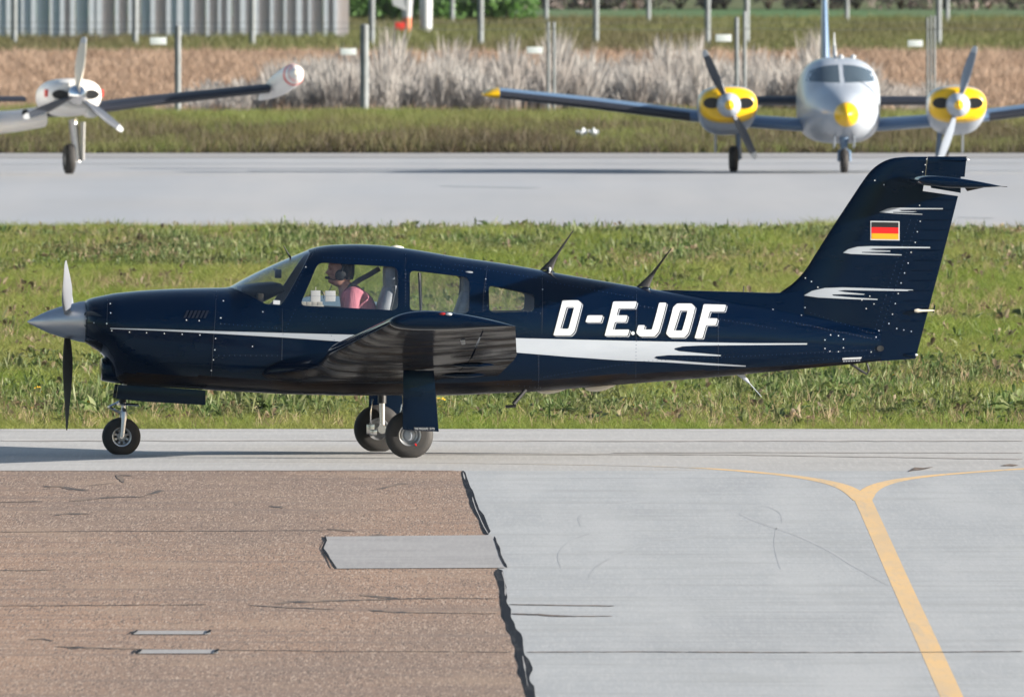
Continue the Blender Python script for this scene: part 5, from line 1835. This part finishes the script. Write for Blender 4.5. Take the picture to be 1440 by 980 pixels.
def leaves_mesh(n, ln0, ln1, wd, el0, el1, seed, stem=0.0):
    rd = random.Random(seed)
    g = Geo()
    for _ in range(n):
        a = rd.uniform(0, 6.28)
        e = rd.uniform(el0, el1)
        ln = rd.uniform(ln0, ln1)
        w = wd * rd.uniform(.7, 1.2)
        ca, sa = math.cos(a), math.sin(a)
        r0 = rd.uniform(0, .03)
        z0 = rd.uniform(0, stem)
        v = []
        for t, k in ((0, .15), (.3, .85), (.65, 1.0), (1.0, .05)):
            rr_ = r0 + ln * t * math.cos(e)
            zz = z0 + ln * (math.sin(e) * t - .35 * t * t * math.cos(e))
            tw_ = rd.uniform(-.25, .25)
            for q in (-1, 0, 1):
                v.append((rr_ * ca - q * w / 2 * k * sa, rr_ * sa + q * w / 2 * k * ca, max(.002, zz + abs(q) * w * .22 * k + q * tw_ * w * k)))
        f = []
        for k in range(3):
            f += [(3 * k, 3 * k + 1, 3 * k + 4, 3 * k + 3), (3 * k + 1, 3 * k + 2, 3 * k + 5, 3 * k + 4)]
        g.add(v, f)
    return g


def scatter(name, meshes, pts, rot, scl, label=None):
    src = bpy.data.collections.new(name + '_source')
    for k, me in enumerate(meshes):
        src.objects.link(bpy.data.objects.new('tuft', me))
    me = bpy.data.meshes.new(name)
    me.from_pydata([tuple(p) for p in pts], [], [])
    for nm, ty, dat in (('rot', 'FLOAT_VECTOR', rot), ('scl', 'FLOAT_VECTOR', scl), ('idx', 'INT', rng.integers(0, len(meshes), len(pts)))):
        at_ = me.attributes.new(nm, ty, 'POINT')
        at_.data.foreach_set('vector' if ty == 'FLOAT_VECTOR' else 'value', np.asarray(dat).ravel())
    o = bpy.data.objects.new(name, me)
    COL.objects.link(o)
    ng = bpy.data.node_groups.new(name, 'GeometryNodeTree')
    ng.interface.new_socket('Geometry', in_out='INPUT', socket_type='NodeSocketGeometry')
    ng.interface.new_socket('Geometry', in_out='OUTPUT', socket_type='NodeSocketGeometry')
    N, K = ng.nodes, ng.links
    gi, go = N.new('NodeGroupInput'), N.new('NodeGroupOutput')
    ip = N.new('GeometryNodeInstanceOnPoints')
    ci = N.new('GeometryNodeCollectionInfo')
    ci.inputs['Collection'].default_value = src
    ci.inputs['Separate Children'].default_value = True
    ci.inputs['Reset Children'].default_value = True
    ip.inputs['Pick Instance'].default_value = True

    def attr(nm, ty):
        a = N.new('GeometryNodeInputNamedAttribute')
        a.data_type = ty
        a.inputs['Name'].default_value = nm
        return [s_ for s_ in a.outputs if s_.enabled and s_.name == 'Attribute'][0]
    er = N.new('FunctionNodeEulerToRotation')
    K.new(attr('rot', 'FLOAT_VECTOR'), er.inputs[0])
    K.new(gi.outputs[0], ip.inputs['Points'])
    K.new(ci.outputs[0], ip.inputs['Instance'])
    K.new(attr('idx', 'INT'), ip.inputs['Instance Index'])
    K.new(er.outputs[0], ip.inputs['Rotation'])
    K.new(attr('scl', 'FLOAT_VECTOR'), ip.inputs['Scale'])
    K.new(ip.outputs[0], go.inputs[0])
    md = o.modifiers.new('scatter', 'NODES')
    md.node_group = ng
    put(o, label=label, kind='stuff')
    return o


def vnoise(x, y, seed=0):
    """cheap smooth value noise in 0..1"""
    r2 = np.random.default_rng(seed)
    tab = r2.random((64, 64))
    xi, yi_ = np.floor(x).astype(int), np.floor(y).astype(int)
    fx, fy = x - xi, y - yi_
    fx, fy = fx * fx * (3 - 2 * fx), fy * fy * (3 - 2 * fy)
    g_ = lambda a, b: tab[a % 64, b % 64]
    return (g_(xi, yi_) * (1 - fx) + g_(xi + 1, yi_) * fx) * (1 - fy) + (g_(xi, yi_ + 1) * (1 - fx) + g_(xi + 1, yi_ + 1) * fx) * fy


def field_pts(y0, y1, dens, margin=1.55, pad=2.0):
    """points between world depths y0..y1 in the wedge the camera sees, with a margin at the sides"""
    hw = lambda y: .01455 * (y + D0) * margin + pad
    n_ = int((y1 - y0) * (hw(y0) + hw(y1)) * dens)
    y = rng.uniform(y0, y1, n_)
    x = rng.uniform(-1, 1, n_) * hw(y1)
    k = np.abs(x) < hw(y)
    return x[k], y[k]


def rots(n_, tilt=.15):
    return np.stack([rng.normal(0, tilt, n_), rng.normal(0, tilt, n_), rng.uniform(0, 6.28, n_)], 1)


def scl3(s_):
    return np.stack([s_, s_, s_], 1)


def stuff_meshes(gs, m):
    out = []
    for g in gs:
        me = g.mesh('tuft', fix=False)
        me.materials.append(m)
        me.shade_smooth()
        out.append(me)
    return out


gm1 = leaf_mat('grass_blades', [(0.095, 0.155, 0.024, 1), (0.14, 0.205, 0.034, 1), (0.195, 0.24, 0.045, 1), (0.255, 0.26, 0.07, 1)], (0.28, 0.26, 0.09, 1), (.5, .03, 1), rough=.55, dryamt=.55, trans=.45)
gm2 = leaf_mat('weed_leaves', [(0.035, 0.065, 0.024, 1), (0.065, 0.115, 0.034, 1), (0.10, 0.155, 0.045, 1), (0.15, 0.19, 0.065, 1), (0.28, 0.30, 0.17, 1)], (0.13, 0.10, 0.05, 1), (1.7, .1, 1), rough=.55, trans=.42, dryamt=.4, spec=.25, island=.75)
gm3 = leaf_mat('dry_stalks', [(0.16, 0.11, 0.06, 1), (0.24, 0.18, 0.1, 1), (0.10, 0.065, 0.04, 1)], (0.3, 0.24, 0.15, 1), (2, .2, 1), trans=.2)
tg = stuff_meshes([blades_mesh(18, .08, .05, .14, .006, 1.7, k) for k in range(5)], gm1)
tw_ = stuff_meshes([leaves_mesh(12, .03, .075, .02, .1, 1.2, 20 + k, .08) for k in range(3)] + [leaves_mesh(14, .06, .15, .012, .4, 1.4, 30 + k, .03) for k in range(3)] + [leaves_mesh(7, .08, .13, .045, .0, .9, 34, .06)], gm2)
td = stuff_meshes([blades_mesh(9, .06, .08, .2, .006, .8, 40 + k) for k in range(3)], gm3)
ya, yb = y_t1 + .1, YD(321) - .5

x, y = field_pts(ya, yb, 34)
t = (y - ya) / (yb - ya)
nz = vnoise(x * .9, y * .12, 3)
s_ = (.75 + .7 * rng.random(len(x))) * (.35 + 1.05 * nz)
edge = np.clip((y - ya) / 10, .62, 1)
s_ *= edge * (1.0 + .35 * (vnoise(x * .2 + 9, y * .03, 4) - .5))
scatter('grass', tg, np.stack([x, y, np.full(len(x), -.028)], 1), rots(len(x)), scl3(s_))
x2, y2 = field_pts(ya - .25, ya + 9, 60)
scatter('edge_grass', tg, np.stack([x2, y2, np.full(len(x2), -.028)], 1), rots(len(x2), .3), scl3(.35 + .45 * rng.random(len(x2)) * (.5 + vnoise(x2 * 1.7, y2 * .3, 14))))
# yellow flowers and fallen leaves among the weeds
fm = mat('flower_yellow', (.75, .42, .01), .6)
fl_ = stuff_meshes([leaves_mesh(6, .014, .02, .014, .1, .5, 400, .0)], fm)
x2, y2 = field_pts(ya + 3, ya + 60, .09)
scatter('flowers', fl_, np.stack([x2, y2, rng.uniform(.05, .13, len(x2))], 1), rots(len(x2), .4), scl3(rng.uniform(.6, 1.1, len(x2))))
dm_ = leaf_mat('dead_leaves', [(.12, .085, .045, 1), (.22, .16, .09, 1), (.06, .04, .028, 1), (.30, .26, .16, 1)], (.15, .11, .06, 1), (1, 1, 1), island=.9)
dl_ = stuff_meshes([leaves_mesh(5, .05, .11, .05, .1, 1.0, 410 + k, .05) for k in range(2)], dm_)
x2, y2 = field_pts(ya + 3, yb, .55)
scatter('dead_leaves', dl_, np.stack([x2, y2, np.full(len(x2), .02)], 1), rots(len(x2), .6), scl3(rng.uniform(.6, 1.3, len(x2))))
# broad-leaved weeds: a belt near the taxiway and a thicker one towards the far apron
x, y = field_pts(ya + 2.0, yb, 40)
d_ = y + D0
py_ = YH + F * H / d_
belt = np.clip((590 - py_) / 12, 0, 1) * np.clip((py_ - 505) / 45, 0, 1) + .9 * np.clip((392 - py_) / 30, 0, 1) * np.clip((py_ - 322) / 12, .25, 1) + .10 * (vnoise(x * .5, y * .05, 19) > .5)
keep = rng.random(len(x)) < belt * np.clip(2.6 * vnoise(x * .55 + 5, y * .055, 8) - .35, .08, 1.1)
x, y = x[keep], y[keep]
scatter('weeds', tw_, np.stack([x, y, np.full(len(x), -.025)], 1), rots(len(x), .25), scl3((.45 + 1.1 * rng.random(len(x)) ** 1.6) * (.55 + .8 * vnoise(x * 1.3, y * .12, 5))))
# darker, denser leaves in the last stretch before the far apron
gm4 = leaf_mat('dark_weed_leaves', [(0.035, 0.065, 0.02, 1), (0.06, 0.10, 0.028, 1), (0.095, 0.14, 0.04, 1), (0.14, 0.17, 0.06, 1)], (0.10, 0.08, 0.04, 1), (.8, .05, 1), rough=.55, trans=.3, dryamt=.5, spec=.25, island=.6)
tw4 = stuff_meshes([leaves_mesh(11, .05, .12, .035, .2, 1.3, 520 + k, .10) for k in range(4)], gm4)
x, y = field_pts(YD(390), yb, 22)
py_ = YH + F * H / (y + D0)
keep = rng.random(len(x)) < np.clip((388 - py_) / 45, 0, 1) * np.clip(3.2 * vnoise(x * .42 + 1, y * .045, 61) - 1.2, .03, 1)
x, y = x[keep], y[keep]
scatter('dark_weeds', tw4, np.stack([x, y, np.full(len(x), -.02)], 1), rots(len(x), .25), scl3((.3 + .45 * rng.random(len(x))) * np.clip((yb - y) / 12, .5, 1)))
x, y = field_pts(YD(575), YD(500), 8)
keep = rng.random(len(x)) < np.clip(2.4 * vnoise(x * .7 + 1, y * .09, 63) - .95, 0, 1)
x, y = x[keep], y[keep]
scatter('dark_weeds', tw4, np.stack([x, y, np.full(len(x), -.02)], 1), rots(len(x), .25), scl3(.35 + .5 * rng.random(len(x))))
x, y = field_pts(ya + 1, yb, 9)
keep = rng.random(len(x)) < np.clip(2.2 * vnoise(x * .45 + 2, y * .05, 12) - .5, 0, 1)
x, y = x[keep], y[keep]
scatter('dry_grass', td, np.stack([x, y, np.full(len(x), -.025)], 1), rots(len(x), .3), scl3(.5 + .7 * rng.random(len(x))))

# rough grass strip beyond the far apron
tl_ = stuff_meshes([blades_mesh(18, .14, .12, .30, .014, .8, 60 + k, 2) for k in range(4)], leaf_mat('verge_grass', [(0.10, 0.14, 0.034, 1), (0.135, 0.175, 0.042, 1), (0.18, 0.185, 0.06, 1)], (0.11, 0.075, 0.045, 1), (.35, .03, 1), dryamt=.7))
x, y = field_pts(YD(215), YD(166), 13, 1.4, 3)
sz = .55 + .7 * vnoise(x * .35, y * .05, 21) + .3 * rng.random(len(x))
hgt_ = np.clip((y - YD(213)) / 35, .0, 1)
scatter('verge_grass', tl_, np.stack([x, y, np.full(len(x), -.02)], 1), rots(len(x)), scl3(sz))
vb_ = stuff_meshes([blades_mesh(16, .16, .10, .34, .016, .9, 160 + k, 2) for k in range(3)], leaf_mat('verge_weeds', [(0.075, 0.06, 0.03, 1), (0.06, 0.065, 0.025, 1), (0.11, 0.08, 0.05, 1), (0.10, 0.11, 0.04, 1)], (0.055, 0.042, 0.03, 1), (.5, .05, 1), dryamt=.6))
x, y = field_pts(YD(215.5), YD(188), 16, 1.4, 3)
keep = rng.random(len(x)) < .35 + .9 * vnoise(x * .5, y * .05, 77)
x, y = x[keep], y[keep]
scatter('verge_weeds', vb_, np.stack([x, y, np.full(len(x), -.02)], 1), rots(len(x), .25), scl3(.5 + .8 * rng.random(len(x)) * (.4 + vnoise(x * .6, y * .06, 78))))
# pale dry reeds, thick in the middle, and brown stubble on both sides of them
rm_ = leaf_mat('dry_reed', [(0.33, 0.315, 0.30, 1), (0.40, 0.385, 0.37, 1), (0.27, 0.25, 0.235, 1)], (0.25, 0.215, 0.195, 1), (.9, .04, .9), trans=.45, dryamt=.6)
def reed_clump(seed):
    rd = random.Random(seed)
    g = Geo()
    for _ in range(85):
        a, r_ = rd.uniform(0, 6.28), .2 * math.sqrt(rd.random())
        h = rd.uniform(.45, 1.12) * (1 - .5 * (r_ / .2) ** 2 * rd.random())
        la = a + rd.gauss(0, .5)
        ll = h * rd.uniform(.05, .34)
        fa = rd.uniform(0, 3.14)
        w = rd.uniform(.012, .024)
        dx, dy = math.cos(fa) * w / 2, math.sin(fa) * w / 2
        v = []
        for t, k in ((0, .5), (.45, .6), (.8, 1.5), (1, .2)):      # a feathery head near the top
            o = ll * t ** 1.7
            cx, cy, cz = r_ * math.cos(a) + math.cos(la) * o, r_ * math.sin(a) + math.sin(la) * o, h * t * (1 - .1 * t)
            v += [(cx - dx * k, cy - dy * k, cz), (cx + dx * k, cy + dy * k, cz)]
        g.add(v, [(2 * q, 2 * q + 1, 2 * q + 3, 2 * q + 2) for q in range(3)])
    return g


rd_ = stuff_meshes([reed_clump(80 + k) for k in range(6)], rm_)
xs_r, ys_r, hs_r = [], [], []
y_r0 = YD(163)
for row in range(9):
    for q in range(-34, 35):
        X_ = q * .80 + .22 * math.sin(q * 2.3) + rng.normal(0, .10)
        Y_ = y_r0 + 1 + row * 4.5 + rng.uniform(-1.5, 1.5)
        px_ = 720 + X_ / (Y_ + D0) * F
        tall = min(1, max(0, (px_ - 340) / 70)) * min(1, max(0, (1290 - px_) / 120))
        tall = max(tall, .42 * min(1, max(0, (px_ - 170) / 120)) * (px_ < 1340))
        if tall < .12 or rng.random() < .06:
            continue
        xs_r.append(X_)
        ys_r.append(Y_)
        hs_r.append(tall * (1.16 + .2 * math.sin(q * 1.7) + rng.uniform(-.12, .14)) * (1 + row * .035))
n_lo = 2600                                            # lower reeds that fill the gaps between the tall clumps
X_ = rng.uniform(-22, 22, n_lo)
Y_ = y_r0 + 1 + 38 * rng.random(n_lo) ** 1.3
px_ = 720 + X_ / (Y_ + D0) * F
tl2 = np.clip((px_ - 345) / 60, 0, 1) * np.clip((1285 - px_) / 90, 0, 1)
tl2 = np.maximum(tl2, .45 * np.clip((px_ - 175) / 120, 0, 1) * (px_ < 1340))
kk = tl2 > .15
xs_r += list(X_[kk])
ys_r += list(Y_[kk])
hs_r += list((tl2 * rng.uniform(.6, 1.1, n_lo) * (1 + (Y_ - y_r0) * .004))[kk])
x, y, hh = np.array(xs_r), np.array(ys_r), np.array(hs_r)
scatter('dry_reeds', rd_, np.stack([x, y, np.full(len(x), -.02)], 1), rots(len(x), .08), np.stack([rng.uniform(.85, 1.15, len(x)), rng.uniform(.85, 1.15, len(x)), hh], 1))
sm_ = leaf_mat('brown_stubble', [(0.22, 0.15, 0.105, 1), (0.30, 0.21, 0.15, 1), (0.16, 0.105, 0.075, 1)], (0.34, 0.26, 0.2, 1), (.6, .06, 1), trans=.2, dryamt=.5)
sb_ = stuff_meshes([blades_mesh(16, .25, .10, .34, .02, .9, 90 + k, 2) for k in range(4)], sm_)
x, y = field_pts(YD(164), YD(80), 3.6, 1.4, 3)
px_ = 720 + x / (y + D0) * F
keep = rng.random(len(x)) < np.where((px_ > 460) & (px_ < 1180), .6, 1)
x, y = x[keep], y[keep]
scatter('field_stubble', sb_, np.stack([x, y, np.full(len(x), -.02)], 1), rots(len(x), .2), scl3(rng.uniform(.6, 1.3, len(x))))
# meadow grass behind
mm_ = stuff_meshes([blades_mesh(16, .3, .15, .4, .03, .8, 100 + k, 2) for k in range(3)], leaf_mat('meadow_grass', [(0.07, 0.10, 0.025, 1), (0.10, 0.12, 0.035, 1), (0.13, 0.12, 0.05, 1)], (0.09, 0.065, 0.04, 1), (.12, .012, 1), dryamt=.75))
x, y = field_pts(YD(78), YD(33), 2.6, 1.3, 3)
scatter('meadow_grass', mm_, np.stack([x, y, np.full(len(x), -.01)], 1), rots(len(x)), scl3(rng.uniform(.6, 1.2, len(x))))


# ------------------------------------------------------------------ fences, posts, signs, bushes
def fence(name, py_base, post_px, top_h, label, widths, wires, ext):
    d = F * H / (py_base - YH)
    s = F / d
    r = empty(name, (0, d - D0, 0))
    put(r, label, 'fence')
    first = {}
    for px, hh, w in post_px:
        X = (px - 720) / s
        h_ = hh / s
        key = (w, round(h_, 2))
        if key not in first:
            g = Geo().lathe([(-.05, w / 2), (h_ * .5, w / 2), (h_, w / 2), (h_ + .02, w / 3), (h_ + .025, .001)], 'z', (0, 0, 0), 10)
            o = g.build('fence_post', M['post'], r, ang=40)
            first[key] = o
        else:
            o = first[key].copy()
            COL.objects.link(o)
            o.parent = r
        o.location = (X, 0, 0)
    for z in wires:
        x0, x1 = ext
        g = Geo()
        pts = [(x, -.03 + .01 * math.sin(x * 3), z + .012 * math.sin(x * 1.7)) for x in np.linspace((x0 - 720) / s, (x1 - 720) / s, 40)]
        g.tube(pts, .006, 5).build('fence_wire', M['wire'], r)
    return r, d, s


fr_posts = [(-275, 128, .13), (-13, 128, .13), (250, 128, .13), (512.5, 130, .17), (771, 133, .06), (779, 133, .06), (1036, 140, .09), (1047, 148, .07), (1304, 140, .05), (1309, 142, .05), (1314, 142, .05), (1572, 130, .13), (1835, 130, .13)]
fence('field_fence', 166, fr_posts, 1.8, 'wire fence on grey posts in front of the reeds and brown field', None, (1.76,), (-280, 1840))
far_posts = [(p, 78 + (k * 37 % 5), .16) for k, p in enumerate((-145, 20, 190, 355, 523, 676, 838, 995, 1050, 1160, 1320, 1480, 1640))]
fence('boundary_fence', 71, far_posts, 2.0, 'second wire fence on tall grey posts crossing the far meadow', None, (.75,), (-150, 1640))
x3 = [(p, 60, .14) for p in (636, 768, 912, 1191, 1332)]
fence('field_edge_fence', 38, x3, 1.0, 'farthest fence of thin posts along the green field edge', None, (.8,), (600, 1400))
dF = F * H / (166 - YH)
for px, py, w_, h_, lab in ((222.5, 58, 23, 10, 'pale blank sign plate on the fence right of the white twin\'s raised propeller blade'), (490, 73, 22, 9, 'pale blank sign plate on the fence left of the widest single post'), (752, 71, 22, 9, 'pale blank sign plate on the fence above the tip of the silver twin\'s left wing'), (1017.5, 54, 22, 10, 'pale blank sign plate on the fence above the silver twin\'s left engine'), (1287, 61.5, 21, 9, 'pale blank sign plate on the fence, rightmost one beside three thin posts')):
    p = at(px, py, dF - .15)
    s = F / dF
    e = empty('sign_plate', p)
    put(e, lab, 'sign', 'sign plates on the field fence')
    Geo().box((0, 0, 0), (w_ / s, .012, h_ / s)).build('plate', M['plate'], e, bevel=.004)
    for q in (-1, 1):
        Geo().tube([(q * w_ / s * .4, .01, h_ / s * .4), (q * w_ / s * .4, .12, h_ / s * .4)], .01, 6).build('clip', M['wire'], e)

# ribbed grey-blue screen wall at the upper left
e0 = empty('ribbed_screen', (0, 0, 0))
put(e0, 'long grey blue screen wall with pale upright ribs at the upper left', 'screen wall')
pa, pb = G(-260, 60), G(491, 60)
n_ = 41
mp = [mat('screen_panel', c, .6, var=v, scale=(1.5, 1.5, .8)) for c, v in (((.27, .34, .45), (.33, .38, .46)), ((.30, .34, .44), (.28, .37, .38)), ((.33, .33, .36), (.37, .32, .30)))]
mr_ = mat('screen_rib', (.46, .51, .57), .5, var=(.35, .41, .48), scale=(2, 2, 1))
dirv = (pb - pa)
dirv.z = 0
ln = dirv.length
ang = math.atan2(dirv.y, dirv.x)
seg = ln / n_
pan_me = Geo().box((seg / 2, 0, 1.25), (seg - .02, .03, 2.42)).mesh()
rib_me = Geo().box((0, -.06, 1.22), (.12, .09, 2.5)).mesh()
for k in range(n_):
    p = pa + dirv * (k / n_)
    me = pan_me if k == 0 else pan_me.copy()
    o = link_mesh('screen_panel', me, mp[min(2, int(k / 16 + random.random() * .9))], e0, smooth=False)
    o.location = (p.x, p.y, 0)
    o.rotation_euler = (0, 0, ang)
    o = bpy.data.objects.new('rib', rib_me)
    if k == 0:
        rib_me.materials.append(mr_)
    COL.objects.link(o)
    o.parent = e0
    o.location = (p.x + random.uniform(-.1, .1), p.y, 0)
    o.rotation_euler = (0, 0, ang)
    o.scale = (random.choice((.6, .8, 1, 1.3)), 1, random.uniform(.97, 1.02))

# marker posts by the top edge
dm = F * H / (52 - YH)
sm = F / dm
e = empty('marker_post', at(573, 52, dm))
put(e, 'white and orange marker pole with a slanted white board on top', 'marker post')
for k in range(4):
    Geo().lathe([(k * .28, .12 + .015 * k), (k * .28 + .28, .135 + .015 * k)], 'z', (0, 0, 0), 14).build('band', M['orange'] if k in (0, 1) else M['white'], e)
Geo().prism([(-.42, .92), (.05, .72), (.12, 1.3), (-.5, 1.35)], -.16, -.13).build('board', M['white'], e)
Geo().box((-.22, -.02, .3), (.3, .22, .26)).build('lamp_box', M['red_paint'], e, bevel=.04)
e = empty('marker_post', at(599, 54, dm))
put(e, 'plain white marker cylinder to the right of the orange pole', 'marker post')
Geo().lathe([(-.02, .05), (.06, .06), (.07, .17), (1.0, .185), (1.3, .18), (1.34, .05)], 'z', (0, 0, 0), 18).build('cylinder', M['white'], e, ang=40)
Geo().lathe([(-.03, .1), (.05, .1), (.055, .02)], 'z', (0, 0, 0), 14).build('foot', M['post'], e)

# white litter on the verge
p = G(826, 203)
e = empty('plastic_sheet', (p.x, p.y, 0.10))
put(e, 'crumpled white plastic sheet lying in the rough grass before the reeds', 'litter')
g = Geo()
nx_, ny_ = 14, 7
rows = []
for j in range(ny_):
    rows.append([(.42 * (i / (nx_ - 1) - .5) + random.uniform(-.01, .01), .3 * (j / (ny_ - 1) - .5), .05 + .09 * math.sin(i * 1.1) * math.sin(j * .9 + 1) + random.uniform(-.015, .03) + .1 * (j / ny_)) for i in range(nx_)])
g.loft(rows, closed=False, caps=False).build('sheet', M['white'], e, ang=30)


def leaf_clump(n, rx, ry, rz, leaf, seed):
    rd = random.Random(seed)
    g = Geo()
    lobes = [(rd.uniform(-.55, .55) * rx, rd.uniform(-.5, .5) * ry, rd.uniform(.35, .85) * rz, rd.uniform(.35, .6)) for _ in range(9)]
    for _ in range(n):
        lx, ly, lz, lr = rd.choice(lobes)
        v = Vector((rd.gauss(0, 1), rd.gauss(0, 1), rd.gauss(0, 1))).normalized() * (rd.random() ** .35)
        c = Vector((lx + v.x * rx * lr, ly + v.y * ry * lr, max(.03, lz + v.z * rz * lr)))
        nrm = (v + Vector((rd.gauss(0, .5), rd.gauss(0, .5), rd.gauss(.3, .5)))).normalized()
        a = nrm.orthogonal().normalized()
        a.rotate(Matrix.Rotation(rd.uniform(0, 6.28), 3, nrm))
        b = nrm.cross(a)
        s = leaf * rd.uniform(.6, 1.3)
        g.add([c - a * s, c - b * s * .45, c + a * s, c + b * s * .45], [(0, 1, 2, 3)])
    return g


bm_g = leaf_mat('bush_leaves', [(0.10, 0.22, 0.05, 1), (0.14, 0.28, 0.07, 1)], (0.07, 0.15, 0.045, 1), (.5, .5, .8), trans=.4, dryamt=.7)
bm_p = leaf_mat('hedge_twigs', [(0.17, 0.135, 0.14, 1), (0.22, 0.175, 0.17, 1)], (0.13, 0.13, 0.10, 1), (.3, .3, .6), trans=.2, dryamt=.6)
stem_m = mat('stem_bark', (0.07, 0.05, 0.035), .9)


def bush(name, px, py, rx, rz, m, label, cat, seed, leaf=.11, n=1500):
    p = G(px, py)
    e = empty(name, (p.x, p.y, -.02))
    put(e, label, cat, 'bushes and hedges at the top of the view')
    leaf_clump(n, rx, rx * .8, rz, leaf, seed).build('crown', m, e, smooth=False, fix=False)
    g = Geo()
    for k in range(4):
        a = 1.6 * k
        g.tube([(0, 0, 0), (rx * .25 * math.cos(a), rx * .2 * math.sin(a), rz * .4), (rx * .5 * math.cos(a), rx * .4 * math.sin(a), rz * .8)], [.05, .035, .012], 6)
    g.build('trunk', stem_m, e)
    return e


for k, (px, lab) in enumerate(((505, 'bright green bush beside the right end of the ribbed screen'), (556, 'bright green bush behind the orange and white marker pole'), (615, 'bright green bush just right of the white marker cylinder'), (668, 'bright green bush, third from the right of the green row'), (712, 'bright green bush next to the gap before the purple hedge'))):
    bush('bush', px, 37, .95 + .12 * (k % 3), 1.5, bm_g, lab, 'bush', 200 + k, .12, 1500)
for k in range(13):
    px = 770 + k * 62
    bush('hedge_bush', px, 12.5 + (k % 3) * .5, 1.5 + .15 * (k % 4), 1.7 + .25 * ((k * 7) % 3), bm_p, 'bare purple brown hedge bush at the top edge, %s from the left of its row' % ('first', 'second', 'third', 'fourth', 'fifth', 'sixth', 'seventh', 'eighth', 'ninth', 'tenth', 'eleventh', 'twelfth', 'last')[k], 'hedge bush', 300 + k, .13, 2000)


# ------------------------------------------------------------------ the air
hz_ = Geo().box((0, 1600, 3.0), (2900, 4200, 8.2)).build('haze', None, smooth=False)
m, n, l, b = new_mat('haze')
n.remove(b)
pv = n.new('ShaderNodeVolumePrincipled')
pv.inputs['Color'].default_value = (.82, .9, 1, 1)
pv.inputs['Density'].default_value = 0.00001
l.new(pv.outputs[0], n['Material Output'].inputs['Volume'])
hz_.data.materials.append(m)
put(hz_, kind='stuff')
